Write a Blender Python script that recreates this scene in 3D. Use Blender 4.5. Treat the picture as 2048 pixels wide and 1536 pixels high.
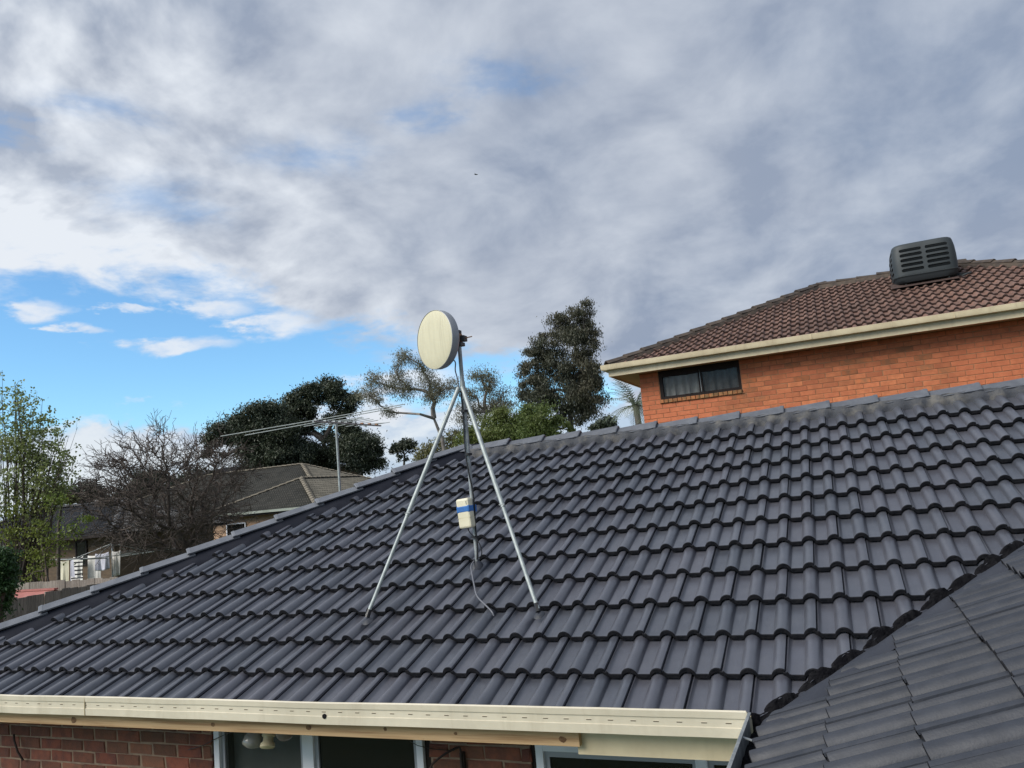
import bpy, bmesh, math, random
import numpy as np
from mathutils import Vector, Matrix

for o in list(bpy.data.objects):
    bpy.data.objects.remove(o)
scene = bpy.context.scene
COL = scene.collection
RAD = math.radians

# ------------------------------------------------------------------ camera
cam_d = bpy.data.cameras.new('camera')
cam = bpy.data.objects.new('camera', cam_d)
COL.objects.link(cam)
CAM = Vector((0.5632, -3.7198, 3.6335))
right = Vector((0.9157, 0.3917, -0.0906)).normalized()
fwd = Vector((-0.3780, 0.9157, 0.1365)).normalized()
right = (right - fwd * right.dot(fwd)).normalized()
up = right.cross(fwd)
M = Matrix((right, up, -fwd)).transposed().to_4x4()
M.translation = CAM
cam.matrix_world = M
cam_d.sensor_fit = 'HORIZONTAL'
cam_d.sensor_width = 36.0
cam_d.lens = 36.0 * 1549.0 / 2048.0
cam_d.clip_start = 0.05
cam_d.clip_end = 3000
scene.camera = cam

# ------------------------------------------------------------------ light and exposure
SUN_AZ, SUN_EL = -142.0, 38.0
scene.view_settings.view_transform = 'Standard'
scene.view_settings.look = 'None'
scene.view_settings.exposure = 1.0
scene.view_settings.gamma = 1.0
scene.view_settings.use_curve_mapping = False

sun_d = bpy.data.lights.new('sun', 'SUN')
sun_d.energy = 2.0
sun_d.angle = RAD(38)
sun_d.color = (1.0, 0.95, 0.87)
sun = bpy.data.objects.new('sun', sun_d)
COL.objects.link(sun)
sdir = Vector((math.sin(RAD(SUN_AZ)) * math.cos(RAD(SUN_EL)), math.cos(RAD(SUN_AZ)) * math.cos(RAD(SUN_EL)), math.sin(RAD(SUN_EL))))
sun.rotation_euler = sdir.to_track_quat('Z', 'Y').to_euler()
sun.location = sdir * 60

world = bpy.data.worlds.new('World')
scene.world = world
world.use_nodes = True


class NT:
    """small helper to write node trees"""
    def __init__(s, tree):
        s.t = tree
        s.t.nodes.clear()

    def n(s, kind, **kw):
        nd = s.t.nodes.new(kind)
        for k, v in kw.items():
            setattr(nd, k, v)
        return nd

    def l(s, a, b):
        s.t.links.new(a, b)

    def setin(s, sock, v):
        if isinstance(v, (int, float)):
            sock.default_value = v
        elif isinstance(v, (tuple, list)):
            sock.default_value = v if len(v) == len(sock.default_value) else (*v, 1.0)
        else:
            s.l(v, sock)

    def m(s, op, a, b=0.0, c=0.0, clamp=False):
        nd = s.n('ShaderNodeMath', operation=op, use_clamp=clamp)
        for i, v in enumerate((a, b, c)):
            s.setin(nd.inputs[i], v)
        return nd.outputs[0]

    def sm(s, v, lo, hi, a=0.0, b=1.0):
        nd = s.n('ShaderNodeMapRange', interpolation_type='SMOOTHSTEP')
        for i, x in enumerate((v, lo, hi, a, b)):
            s.setin(nd.inputs[i], x)
        return nd.outputs[0]

    def mix(s, fac, a, b, mode='MIX'):
        nd = s.n('ShaderNodeMix', data_type='RGBA', blend_type=mode)
        s.setin(nd.inputs[0], fac)
        s.setin(nd.inputs[6], a)
        s.setin(nd.inputs[7], b)
        return nd.outputs[2]

    def noise(s, vec, scale, detail=5.0, rough=0.55, dist=0.0, dim='3D'):
        nd = s.n('ShaderNodeTexNoise', noise_dimensions=dim)
        if vec is not None:
            s.l(vec, nd.inputs['Vector'])
        nd.inputs['Scale'].default_value = scale
        nd.inputs['Detail'].default_value = detail
        nd.inputs['Roughness'].default_value = rough
        nd.inputs['Distortion'].default_value = dist
        return nd.outputs['Fac']

    def comb(s, x, y, z=0.0):
        nd = s.n('ShaderNodeCombineXYZ')
        for i, v in enumerate((x, y, z)):
            s.setin(nd.inputs[i], v)
        return nd.outputs[0]

    def gauss(s, az, el, a0, e0, sa, se):
        x = s.m('DIVIDE', s.m('SUBTRACT', az, a0), sa)
        y = s.m('DIVIDE', s.m('SUBTRACT', el, e0), se)
        r2 = s.m('ADD', s.m('MULTIPLY', x, x), s.m('MULTIPLY', y, y))
        return s.m('POWER', 2.718, s.m('MULTIPLY', r2, -1.0))


def build_sky():
    t = NT(world.node_tree)
    out = t.n('ShaderNodeOutputWorld')
    bg = t.n('ShaderNodeBackground')
    bg.inputs['Strength'].default_value = 0.1
    t.l(bg.outputs[0], out.inputs[0])
    sky = t.n('ShaderNodeTexSky', sky_type='NISHITA')
    sky.sun_disc = False
    sky.sun_elevation = RAD(SUN_EL)
    sky.sun_rotation = RAD(SUN_AZ)
    sky.air_density = 1.0
    sky.dust_density = 0.3
    sky.ozone_density = 2.5
    co = t.n('ShaderNodeTexCoord')
    sep = t.n('ShaderNodeSeparateXYZ')
    t.l(co.outputs['Generated'], sep.inputs[0])
    x, y, z = sep.outputs
    zc = t.m('MAXIMUM', z, 0.0)
    el = t.m('MULTIPLY', t.m('ARCSINE', z), 57.29578)
    az = t.m('MULTIPLY', t.m('ARCTAN2', x, y), 57.29578)
    den = t.m('ADD', zc, 0.42)
    P = t.comb(t.m('DIVIDE', x, den), t.m('DIVIDE', y, den), 0.0)
    A = t.comb(t.m('MULTIPLY', az, 0.055), t.m('MULTIPLY', el, 0.13), 3.7)
    def shifted(v, o):
        nd = t.n('ShaderNodeVectorMath', operation='ADD')
        t.l(v, nd.inputs[0]); nd.inputs[1].default_value = o
        return nd.outputs[0]
    n1 = t.noise(P, 4.4, 6.0, 0.58, 0.25)
    n1b = t.noise(shifted(P, (-0.060, -0.030, 0.0)), 4.4, 4.0, 0.58, 0.25)
    n3 = t.noise(shifted(P, (-4.2, 1.3, 6.6)), 1.7, 3.0, 0.5, 0.3)
    nA = t.noise(A, 2.6, 5.0, 0.6, 0.3)
    nB = t.noise(A, 6.5, 4.0, 0.62, 0.0)
    azw0 = t.m('ADD', az, t.m('MULTIPLY', t.m('SUBTRACT', nB, 0.5), 9.0))
    elw0 = t.m('ADD', el, t.m('MULTIPLY', t.m('SUBTRACT', nA, 0.5), 5.0))
    # lower edge of the cloud deck, as elevation over azimuth
    fc = t.n('ShaderNodeFloatCurve')
    t.l(t.sm(az, -180.0, 180.0), fc.inputs['Value'])
    fc.inputs['Value'].links[0].from_node.interpolation_type = 'LINEAR'
    cv = fc.mapping.curves[0]
    pts = [(-180, 13), (-100, 15.5), (-56, 15.6), (-43, 15.6), (-36, 12.3), (-28, 10.8), (-18, 8.0), (-8, 2), (20, -6), (120, -2), (180, 13)]
    while len(cv.points) < len(pts):
        cv.points.new(0.5, 0.5)
    for p_, (a, e) in zip(cv.points, pts):
        p_.location = ((a + 180) / 360.0, e / 40.0 + 0.3)
        p_.handle_type = 'AUTO'
    fc.mapping.update()
    edge = t.m('MULTIPLY', t.m('SUBTRACT', fc.outputs[0], 0.3), 40.0)
    above = t.m('SUBTRACT', el, edge)
    fine = t.m('MULTIPLY', t.m('SUBTRACT', nB, 0.5), 1.1)
    d = t.m('ADD', t.m('DIVIDE', above, 2.6), t.m('ADD', fine, t.m('MULTIPLY', t.m('SUBTRACT', nA, 0.5), 2.6)))
    deck = t.sm(d, -0.3, 0.7)
    thin = t.sm(t.m('ADD', t.m('MULTIPLY', n1, 0.5), t.m('MULTIPLY', n3, 0.5)), 0.32, 0.40, 0.60, 1.0)
    deck = t.m('MULTIPLY', deck, thin)
    # a few small openings in the deck
    hole = None
    for a0, e0, sa, se in ((-27.4, 27.8, 2.6, 1.1), (-47.0, 21.2, 3.4, 1.2), (-50.5, 26.5, 3.0, 0.8), (-56.5, 24.6, 1.6, 0.7), (-20.5, 29.5, 3.5, 1.2), (-36.5, 24.8, 4.0, 1.0), (-70.0, 24.0, 4.0, 1.5), (25.0, 30.0, 5.0, 1.8)):
        g = t.gauss(azw0, elw0, a0, e0, sa, se)
        hole = g if hole is None else t.m('MAXIMUM', hole, g)
    deck = t.m('MULTIPLY', deck, t.m('SUBTRACT', 1.0, t.m('MULTIPLY', hole, 0.48)))
    # bank of cloud low over the horizon
    low = t.m('ADD', t.m('DIVIDE', t.m('SUBTRACT', 7.0, el), 1.6), t.m('ADD', fine, t.m('MULTIPLY', t.m('SUBTRACT', nA, 0.5), 4.5)))
    bank = t.m('MULTIPLY', t.sm(low, -0.1, 0.8), 0.90)
    # small separate clouds in the blue gap, torn by the noise
    azw = t.m('ADD', az, t.m('MULTIPLY', t.m('SUBTRACT', nB, 0.5), 7.0))
    elw = t.m('ADD', el, t.m('MULTIPLY', t.m('SUBTRACT', nA, 0.5), 3.0))
    small = None
    for a0, e0, sa, se in ((-54.3, 14.0, 2.3, 0.75), (-46.0, 12.1, 4.6, 0.62), (-43.4, 14.5, 3.0, 0.95), (-52.2, 12.9, 1.7, 0.4),
                           (-49.0, 14.2, 2.2, 0.4), (-39.0, 13.2, 3.6, 1.2), (-30.0, 8.8, 4.6, 1.5), (-34.0, 6.6, 5.0, 1.2), (-66.0, 12.5, 5.0, 1.0), (-78.0, 11.0, 6.0, 1.2)):
        g = t.gauss(azw, elw, a0, e0, sa, se)
        small = g if small is None else t.m('MAXIMUM', small, g)
    small = t.sm(t.m('MULTIPLY', small, t.m('ADD', 0.3, t.m('MULTIPLY', nB, 1.4))), 0.25, 0.85)
    small = t.m('MULTIPLY', small, 0.9)
    # colours: the side of the sky the sun stands on is the bright one
    lit = t.m('MULTIPLY', t.sm(az, -64.0, -20.0, 1.0, 0.0), t.sm(az, -180.0, -150.0, 0.0, 1.0))
    nb = t.m('ADD', t.m('MULTIPLY', n3, 0.55), t.m('MULTIPLY', n1, 0.45))
    relief = t.m('MULTIPLY', t.m('SUBTRACT', n1, n1b), t.m('ADD', 2.0, t.m('MULTIPLY', lit, 2.0)))
    w = t.m('MAXIMUM', t.m('ADD', t.m('ADD', 0.10, t.m('MULTIPLY', t.sm(nb, 0.30, 0.74), 1.0)), relief), t.m('MULTIPLY', n1, 0.22))
    lowel = t.sm(el, 14.0, 33.0, 1.0, 0.0)
    fringe = t.sm(t.m('ABSOLUTE', t.m('SUBTRACT', d, 0.3)), 0.0, 1.4, 0.75, 0.0)
    w2 = t.m('ADD', t.m('MULTIPLY', w, t.m('ADD', 0.40, t.m('MULTIPLY', lit, 0.50))), t.m('MULTIPLY', t.m('MULTIPLY', lit, lowel), 0.28))
    w2 = t.m('ADD', w2, t.m('MULTIPLY', fringe, t.m('ADD', 0.16, t.m('MULTIPLY', lit, 0.60))), clamp=True)
    K = 4.7
    grey = t.mix(t.sm(n3, 0.35, 0.65), (0.278 * K, 0.350 * K, 0.486 * K), (0.335 * K, 0.393 * K, 0.510 * K))
    deckcol = t.mix(w2, grey, (0.86 * K, 0.91 * K, 0.98 * K))
    bankcol = t.mix(t.sm(nA, 0.4, 0.62), (0.54 * K, 0.63 * K, 0.79 * K), (0.85 * K, 0.88 * K, 0.93 * K))
    smallcol = t.mix(t.sm(nB, 0.35, 0.65), (0.62 * K, 0.76 * K, 0.96 * K), (0.86 * K, 0.91 * K, 0.98 * K))
    blue = t.mix(1.0, sky.outputs[0], BLUE, 'MULTIPLY')
    c = t.mix(small, blue, smallcol)
    c = t.mix(bank, c, bankcol)
    c = t.mix(deck, c, deckcol)
    # nothing of the cloud below the horizon
    c = t.mix(t.sm(z, -0.06, -0.01), (0.10 * K, 0.10 * K, 0.09 * K), c)
    t.l(c, bg.inputs['Color'])
    world.cycles.sampling_method = 'MANUAL'
    world.cycles.sample_map_resolution = 512


BLUE = (0.62, 0.86, 0.96)
build_sky()

# ------------------------------------------------------------------ helpers
def wpos(o):
    v = Vector((0, 0, 0))
    while o is not None:
        v += o.location
        o = o.parent
    return v


def tag(o, label=None, cat=None, group=None, kind=None):
    if label: o['label'] = label
    if cat: o['category'] = cat
    if group: o['group'] = group
    if kind: o['kind'] = kind
    return o


def thing(name, base, label, cat, group=None):
    o = bpy.data.objects.new(name, None)
    o.empty_display_size = 0.2
    COL.objects.link(o)
    o.location = base
    return tag(o, label, cat, group)


def put(name, me, parent=None, loc=None, rot=None):
    """link an object; loc is given in the world"""
    o = bpy.data.objects.new(name, me)
    COL.objects.link(o)
    o.parent = parent
    if loc is not None:
        o.location = Vector(loc) - (wpos(parent) if parent else Vector((0, 0, 0)))
    if rot is not None:
        o.rotation_mode = 'QUATERNION'
        o.rotation_quaternion = rot
    return o


class MB:
    """mesh builder in world coordinates; build() makes one object"""
    def __init__(s):
        s.v = []
        s.f = []
        s.mi = []
        s.cur = 0

    def add(s, vs, fs):
        k = len(s.v)
        s.v.extend([tuple(q) for q in vs])
        for f in fs:
            s.f.append(tuple(i + k for i in f))
            s.mi.append(s.cur)
        return s

    def box(s, lo, hi):
        x0, y0, z0 = lo
        x1, y1, z1 = hi
        return s.add([(x0, y0, z0), (x1, y0, z0), (x1, y1, z0), (x0, y1, z0), (x0, y0, z1), (x1, y0, z1), (x1, y1, z1), (x0, y1, z1)],
                     [(0, 3, 2, 1), (4, 5, 6, 7), (0, 1, 5, 4), (1, 2, 6, 5), (2, 3, 7, 6), (3, 0, 4, 7)])

    def bar(s, a, b, w, h, upv=(0, 0, 1)):
        a = Vector(a); b = Vector(b); d = (b - a).normalized(); u = Vector(upv)
        sd = d.cross(u)
        if sd.length < 1e-4: sd = d.cross(Vector((1, 0, 0)))
        sd.normalize(); u = sd.cross(d)
        vs = []
        for p_ in (a, b):
            for i, j in ((-1, -1), (1, -1), (1, 1), (-1, 1)):
                vs.append(p_ + sd * (i * w / 2) + u * (j * h / 2))
        return s.add(vs, [(3, 2, 1, 0), (4, 5, 6, 7), (0, 1, 5, 4), (1, 2, 6, 5), (2, 3, 7, 6), (3, 0, 4, 7)])

    def tube(s, pts, rad, seg=8, cap=True):
        pts = [Vector(q) for q in pts]
        if not isinstance(rad, (list, tuple)): rad = [rad] * len(pts)
        k = len(s.v)
        prev = None
        for i, q in enumerate(pts):
            d = (pts[min(i + 1, len(pts) - 1)] - pts[max(i - 1, 0)]).normalized()
            if prev is None:
                sd = d.cross(Vector((0.13, 0.31, 0.94)))
                if sd.length < 0.05: sd = d.cross(Vector((1, 0, 0)))
            else:
                sd = prev - d * prev.dot(d)
            sd.normalize(); prev = sd; u = d.cross(sd)
            for j in range(seg):
                a = 2 * math.pi * j / seg
                s.v.append(tuple(q + (sd * math.cos(a) + u * math.sin(a)) * rad[i]))
        for i in range(len(pts) - 1):
            for j in range(seg):
                a = k + i * seg + j; b = k + i * seg + (j + 1) % seg
                s.f.append((a, b, b + seg, a + seg)); s.mi.append(s.cur)
        if cap:
            s.f.append(tuple(k + j for j in reversed(range(seg)))); s.mi.append(s.cur)
            e = k + (len(pts) - 1) * seg
            s.f.append(tuple(e + j for j in range(seg))); s.mi.append(s.cur)
        return s

    def spline(s, pts, rad, seg=8, sub=5):
        P = [Vector(q) for q in pts]; out = []
        for i in range(len(P) - 1):
            a, b, c, d = P[max(i - 1, 0)], P[i], P[i + 1], P[min(i + 2, len(P) - 1)]
            for j in range(sub):
                t = j / sub
                out.append(0.5 * ((2 * b) + (c - a) * t + (2 * a - 5 * b + 4 * c - d) * t * t + (3 * b - a - 3 * c + d) * t ** 3))
        out.append(P[-1])
        return s.tube(out, rad, seg)

    def extrude(s, prof, a, b, closed=True):
        """prof: list of (y, z); from x=a to x=b along X"""
        n = len(prof)
        vs = [(a, y, z) for y, z in prof] + [(b, y, z) for y, z in prof]
        fs = [(i, (i + 1) % n, n + (i + 1) % n, n + i) for i in range(n if closed else n - 1)]
        if closed:
            fs += [tuple(reversed(range(n))), tuple(range(n, 2 * n))]
        return s.add(vs, fs)

    def grid(s, rows):
        """rows: list of equally long lists of points"""
        k = len(s.v); m = len(rows[0])
        for r in rows: s.v.extend([tuple(q) for q in r])
        for i in range(len(rows) - 1):
            for j in range(m - 1):
                a = k + i * m + j
                s.f.append((a, a + 1, a + m + 1, a + m)); s.mi.append(s.cur)
        return s

    def mesh(s, name, mats, origin=(0, 0, 0), smooth=None):
        me = bpy.data.meshes.new(name)
        o = Vector(origin)
        me.from_pydata([(q[0] - o.x, q[1] - o.y, q[2] - o.z) for q in s.v], [], s.f)
        if not isinstance(mats, (list, tuple)): mats = [mats]
        for m_ in mats: me.materials.append(m_)
        if len(mats) > 1: me.polygons.foreach_set('material_index', s.mi)
        if smooth is not None:
            bm = bmesh.new(); bm.from_mesh(me)
            bmesh.ops.recalc_face_normals(bm, faces=bm.faces)
            for f in bm.faces: f.smooth = True
            for e in bm.edges:
                if len(e.link_faces) == 2 and e.calc_face_angle(0) > smooth: e.smooth = False
            bm.to_mesh(me); bm.free()
        else:
            bm = bmesh.new(); bm.from_mesh(me)
            bmesh.ops.recalc_face_normals(bm, faces=bm.faces)
            bm.to_mesh(me); bm.free()
        me.update()
        return me

    def build(s, name, mats, parent=None, smooth=None, bevel=0.0, loc=None):
        if parent is not None:
            base = wpos(parent)
        else:
            base = Vector(loc) if loc is not None else Vector((0, 0, 0))
        me = s.mesh(name, mats, base, smooth)
        o = bpy.data.objects.new(name, me)
        COL.objects.link(o)
        o.parent = parent
        if parent is None: o.location = base
        if bevel:
            md = o.modifiers.new('bevel', 'BEVEL')
            md.width = bevel; md.segments = 2; md.limit_method = 'ANGLE'
        return o


def lin(r, g, b):
    f = lambda c: (c / 255 / 12.92) if c / 255 <= 0.04045 else ((c / 255 + 0.055) / 1.055) ** 2.4
    return (f(r), f(g), f(b))


def material(name, col, col2=None, nscale=8.0, rough=0.6, metal=0.0, rnd=0.0, bump=0.0, bscale=60.0, spec=0.5, rnd_col=None, island=False, trans=0.0, contrast=(0.38, 0.62), stretch=None, weather=0.0, wscale=1.2, streak=None, rvar=0.0):
    m = bpy.data.materials.new(name)
    m.use_nodes = True
    t = NT(m.node_tree)
    out = t.n('ShaderNodeOutputMaterial')
    b = t.n('ShaderNodeBsdfPrincipled')
    b.inputs['Roughness'].default_value = rough
    b.inputs['Metallic'].default_value = metal
    b.inputs['Specular IOR Level'].default_value = spec
    co = t.n('ShaderNodeTexCoord')
    vec = co.outputs['Object']
    if stretch:
        mp = t.n('ShaderNodeMapping')
        t.l(vec, mp.inputs[0]); mp.inputs['Scale'].default_value = stretch
        vec = mp.outputs[0]
    c = None
    oi = t.n('ShaderNodeObjectInfo')
    # every object gets its own piece of the noise
    off = t.n('ShaderNodeVectorMath', operation='ADD')
    t.l(vec, off.inputs[0])
    t.l(t.comb(t.m('MULTIPLY', oi.outputs['Random'], 37.0), t.m('MULTIPLY', oi.outputs['Random'], 91.0), 0.0), off.inputs[1])
    vec = off.outputs[0]
    if col2 is not None:
        c = t.mix(t.sm(t.noise(vec, nscale, 6.0, 0.6), *contrast), col, col2)
    else:
        c = t.mix(0.0, col, col)
    r = oi.outputs['Random']
    if island:
        r = t.n('ShaderNodeNewGeometry').outputs['Random Per Island']
    if rnd_col is not None:
        c = t.mix(r, c, t.mix(0.5, c, rnd_col))
    if rnd:
        r2 = t.m('FRACT', t.m('MULTIPLY', r, 7.31))
        c = t.mix(1.0, c, t.comb(*[t.m('ADD', 1.0 - rnd, t.m('MULTIPLY', r2, 2 * rnd))] * 3), 'MULTIPLY')
    if weather:
        # uneven fading over the whole surface, fixed to the place
        pos = t.n('ShaderNodeNewGeometry').outputs['Position']
        wn = t.m('ADD', t.m('MULTIPLY', t.noise(pos, wscale, 4.0, 0.6), 0.7), t.m('MULTIPLY', t.noise(pos, wscale * 14, 2.0, 0.6), 0.3))
        c = t.mix(1.0, c, t.comb(*[t.m('ADD', 1.0 - weather, t.m('MULTIPLY', t.sm(wn, 0.3, 0.7), 2 * weather))] * 3), 'MULTIPLY')
    if streak:
        # fine run marks along one direction of the piece
        mp2 = t.n('ShaderNodeMapping'); t.l(vec, mp2.inputs[0]); mp2.inputs['Scale'].default_value = streak[0]
        sn = t.sm(t.noise(mp2.outputs[0], 1.0, 4.0, 0.65), 0.5, 0.8)
        c = t.mix(t.m('MULTIPLY', sn, streak[1]), c, streak[2])
    if rvar:
        t.l(t.m('ADD', rough - rvar, t.m('MULTIPLY', t.noise(vec, 14.0, 3.0, 0.6), 2 * rvar)), b.inputs['Roughness'])
    t.l(c, b.inputs['Base Color'])
    if bump:
        bp = t.n('ShaderNodeBump')
        bp.inputs['Strength'].default_value = bump
        bp.inputs['Distance'].default_value = 0.01
        t.l(t.noise(vec, bscale, 4.0, 0.6), bp.inputs['Height'])
        t.l(bp.outputs[0], b.inputs['Normal'])
    if trans:
        tr = t.n('ShaderNodeBsdfTranslucent')
        t.l(c, tr.inputs['Color'])
        mx = t.n('ShaderNodeMixShader')
        mx.inputs[0].default_value = trans
        t.l(b.outputs[0], mx.inputs[1]); t.l(tr.outputs[0], mx.inputs[2])
        t.l(mx.outputs[0], out.inputs[0])
    else:
        t.l(b.outputs[0], out.inputs[0])
    return m


def glass(name, tint, trans=0.6, rough=0.03):
    m = bpy.data.materials.new(name)
    m.use_nodes = True
    t = NT(m.node_tree)
    out = t.n('ShaderNodeOutputMaterial')
    g = t.n('ShaderNodeBsdfPrincipled')
    g.inputs['Base Color'].default_value = (*tint, 1)
    g.inputs['Roughness'].default_value = rough
    tr = t.n('ShaderNodeBsdfTransparent')
    mx = t.n('ShaderNodeMixShader')
    mx.inputs[0].default_value = trans
    t.l(g.outputs[0], mx.inputs[1]); t.l(tr.outputs[0], mx.inputs[2]); t.l(mx.outputs[0], out.inputs[0])
    return m


MT = {}
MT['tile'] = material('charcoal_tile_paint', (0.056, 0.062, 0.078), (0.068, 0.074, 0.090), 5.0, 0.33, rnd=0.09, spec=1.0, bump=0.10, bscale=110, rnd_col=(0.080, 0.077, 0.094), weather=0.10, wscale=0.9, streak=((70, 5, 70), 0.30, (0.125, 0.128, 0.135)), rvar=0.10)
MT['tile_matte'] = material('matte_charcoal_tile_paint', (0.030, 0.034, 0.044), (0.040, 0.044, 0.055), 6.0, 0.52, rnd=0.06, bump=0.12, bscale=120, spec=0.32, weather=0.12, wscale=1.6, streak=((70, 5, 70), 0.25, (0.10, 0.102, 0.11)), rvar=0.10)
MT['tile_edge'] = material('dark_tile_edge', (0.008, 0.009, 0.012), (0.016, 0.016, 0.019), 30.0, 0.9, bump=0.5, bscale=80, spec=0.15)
MT['cap'] = material('grey_cap_paint', (0.086, 0.093, 0.110), (0.112, 0.120, 0.137), 9.0, 0.55, rnd=0.08, bump=0.12, bscale=90)
MT['hipcap'] = material('pale_grey_hip_cap', (0.118, 0.128, 0.148), (0.150, 0.160, 0.182), 9.0, 0.5, rnd=0.08, bump=0.12, bscale=90)  # hip caps, a lighter grey than the ridge caps
MT['bedding'] = material('smooth_dark_pointing', (0.014, 0.016, 0.024), (0.022, 0.024, 0.033), 3.0, 0.8, bump=0.06, bscale=25, spec=0.12)
MT['ridgebed'] = material('weathered_ridge_pointing', (0.050, 0.054, 0.064), (0.135, 0.128, 0.118), 7.0, 0.8, bump=0.6, bscale=35, contrast=(0.45, 0.72))
MT['valley'] = material('painted_valley_metal', (0.036, 0.040, 0.052), (0.046, 0.050, 0.063), 3.0, 0.65, bump=0.06, bscale=20, spec=0.2)
MT['black'] = material('black_valley_mortar', (0.006, 0.006, 0.008), (0.013, 0.013, 0.015), 25.0, 0.95, bump=0.9, bscale=60, spec=0.1)
MT['cream'] = material('cream_colour_steel', (0.53, 0.485, 0.38), (0.60, 0.55, 0.435), 1.6, 0.42, bump=0.02, weather=0.06, wscale=2.0, streak=((9, 9, 1.2), 0.35, (0.30, 0.25, 0.17)))
MT['cream_dirty'] = material('cream_weathered_steel', (0.54, 0.455, 0.30), (0.62, 0.535, 0.36), 2.5, 0.5, bump=0.03, weather=0.07, wscale=1.2, streak=((7, 7, 1.0), 0.4, (0.27, 0.21, 0.13)))
MT['slot'] = material('slot_shadow_brown', (0.12, 0.095, 0.065), rough=0.8)
MT['galv'] = material('galvanised_steel', (0.28, 0.315, 0.315), (0.37, 0.405, 0.40), 22.0, 0.55, metal=0.3, bump=0.05)
MT['galv_old'] = material('dull_galvanised_steel', (0.26, 0.28, 0.29), (0.38, 0.40, 0.40), 14.0, 0.5, metal=0.5)
MT['white_frame'] = material('white_window_aluminium', (0.72, 0.73, 0.78), (0.66, 0.67, 0.72), 3.0, 0.4)
MT['grey_frame'] = material('grey_window_track', (0.30, 0.31, 0.34), rough=0.4)
MT['dark_void'] = material('dark_interior', (0.010, 0.010, 0.011), rough=0.9)
MT['pane_dark'] = glass('window_glass', (0.010, 0.012, 0.012), 0.45)
MT['pane_mid'] = glass('window_glass_blind', (0.02, 0.024, 0.023), 0.80, 0.08)
MT['blind'] = material('grey_blind', (0.16, 0.175, 0.165), (0.10, 0.11, 0.105), 1.2, 0.9)
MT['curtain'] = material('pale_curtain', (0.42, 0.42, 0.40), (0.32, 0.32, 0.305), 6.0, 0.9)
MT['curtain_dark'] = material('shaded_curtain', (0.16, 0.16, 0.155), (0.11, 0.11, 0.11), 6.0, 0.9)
MT['nearbrick'] = material('red_brown_brick', (0.185, 0.052, 0.030), (0.115, 0.036, 0.026), 14.0, 0.85, rnd=0.30, bump=0.6, bscale=90, rnd_col=(0.150, 0.085, 0.048))
MT['nearmortar'] = material('sandy_mortar', (0.27, 0.19, 0.13), (0.20, 0.14, 0.10), 12.0, 0.9, bump=0.5, bscale=120)
MT['obrick'] = material('orange_brick', (0.52, 0.178, 0.075), (0.43, 0.142, 0.060), 9.0, 0.85, rnd=0.16, bump=0.5, bscale=70, rnd_col=(0.40, 0.105, 0.05), weather=0.12, wscale=0.8)
MT['obrick_mottle'] = material('mottled_orange_brick', (0.46, 0.145, 0.055), (0.29, 0.12, 0.055), 7.0, 0.85, rnd=0.2, bump=0.4, bscale=70)
MT['omortar'] = material('brown_mortar', (0.29, 0.125, 0.062), (0.34, 0.175, 0.09), 3.0, 0.9)
MT['sillbrick'] = material('mottled_sill_brick', (0.42, 0.16, 0.06), (0.22, 0.13, 0.055), 9.0, 0.85, rnd=0.25, bump=0.4)
MT['btile'] = material('brown_roof_tile', (0.165, 0.086, 0.062), (0.115, 0.066, 0.051), 7.0, 0.75, rnd=0.15, bump=0.4, bscale=60, rnd_col=(0.17, 0.103, 0.080), weather=0.22, wscale=0.7)
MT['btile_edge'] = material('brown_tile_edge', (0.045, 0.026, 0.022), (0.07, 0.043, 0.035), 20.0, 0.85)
MT['bcap'] = material('lichened_ridge_cap', (0.040, 0.031, 0.026), (0.075, 0.056, 0.042), 7.0, 0.85, rnd=0.2, bump=0.5)
MT['soffit'] = material('peach_soffit', (0.50, 0.33, 0.22), (0.45, 0.30, 0.20), 2.0, 0.8)
MT['brown_frame'] = material('dark_brown_window_frame', (0.014, 0.009, 0.008), (0.020, 0.013, 0.011), 6.0, 0.6, spec=0.2)
MT['cooler'] = material('dark_grey_cooler_plastic', (0.026, 0.033, 0.037), (0.034, 0.042, 0.046), 3.0, 0.6, bump=0.03)
MT['cooler_dark'] = material('cooler_shadow_plastic', (0.022, 0.026, 0.029), rough=0.7)
MT['cooler_base'] = material('cooler_base_plastic', (0.022, 0.028, 0.032), rough=0.65)
MT['dish_face'] = material('aged_cream_radome', (0.58, 0.545, 0.39), (0.53, 0.50, 0.36), 9.0, 0.6, contrast=(0.30, 0.80), stretch=(4, 4, 0.7), streak=((16, 16, 3.0), 0.45, (0.34, 0.31, 0.22)))
MT['dish_rim'] = material('grey_dish_shroud', (0.28, 0.295, 0.315), (0.33, 0.345, 0.365), 6.0, 0.45, metal=0.2)
MT['copper'] = material('rusty_brass_clamp', (0.40, 0.21, 0.10), (0.22, 0.11, 0.06), 40.0, 0.6, metal=0.3)
MT['dark_metal'] = material('dark_steel', (0.05, 0.055, 0.06), (0.08, 0.085, 0.09), 20.0, 0.5, metal=0.4)
MT['cable_black'] = material('black_cable', (0.010, 0.010, 0.012), rough=0.45)
MT['cable_grey'] = material('grey_painted_cable', (0.14, 0.145, 0.165), rough=0.5)
MT['box'] = material('cream_plastic_box', (0.74, 0.69, 0.52), (0.68, 0.63, 0.46), 6.0, 0.5)
MT['tape'] = material('blue_tape', (0.025, 0.13, 0.40), (0.03, 0.16, 0.46), 20.0, 0.5)
MT['wood'] = material('raw_pine', (0.55, 0.37, 0.20), (0.33, 0.185, 0.085), 2.2, 0.7, bump=0.1, bscale=60, stretch=(0.9, 6, 26), contrast=(0.40, 0.72))
MT['knot'] = material('pine_knot', (0.13, 0.062, 0.028), (0.20, 0.11, 0.05), 40.0, 0.8)
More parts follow.
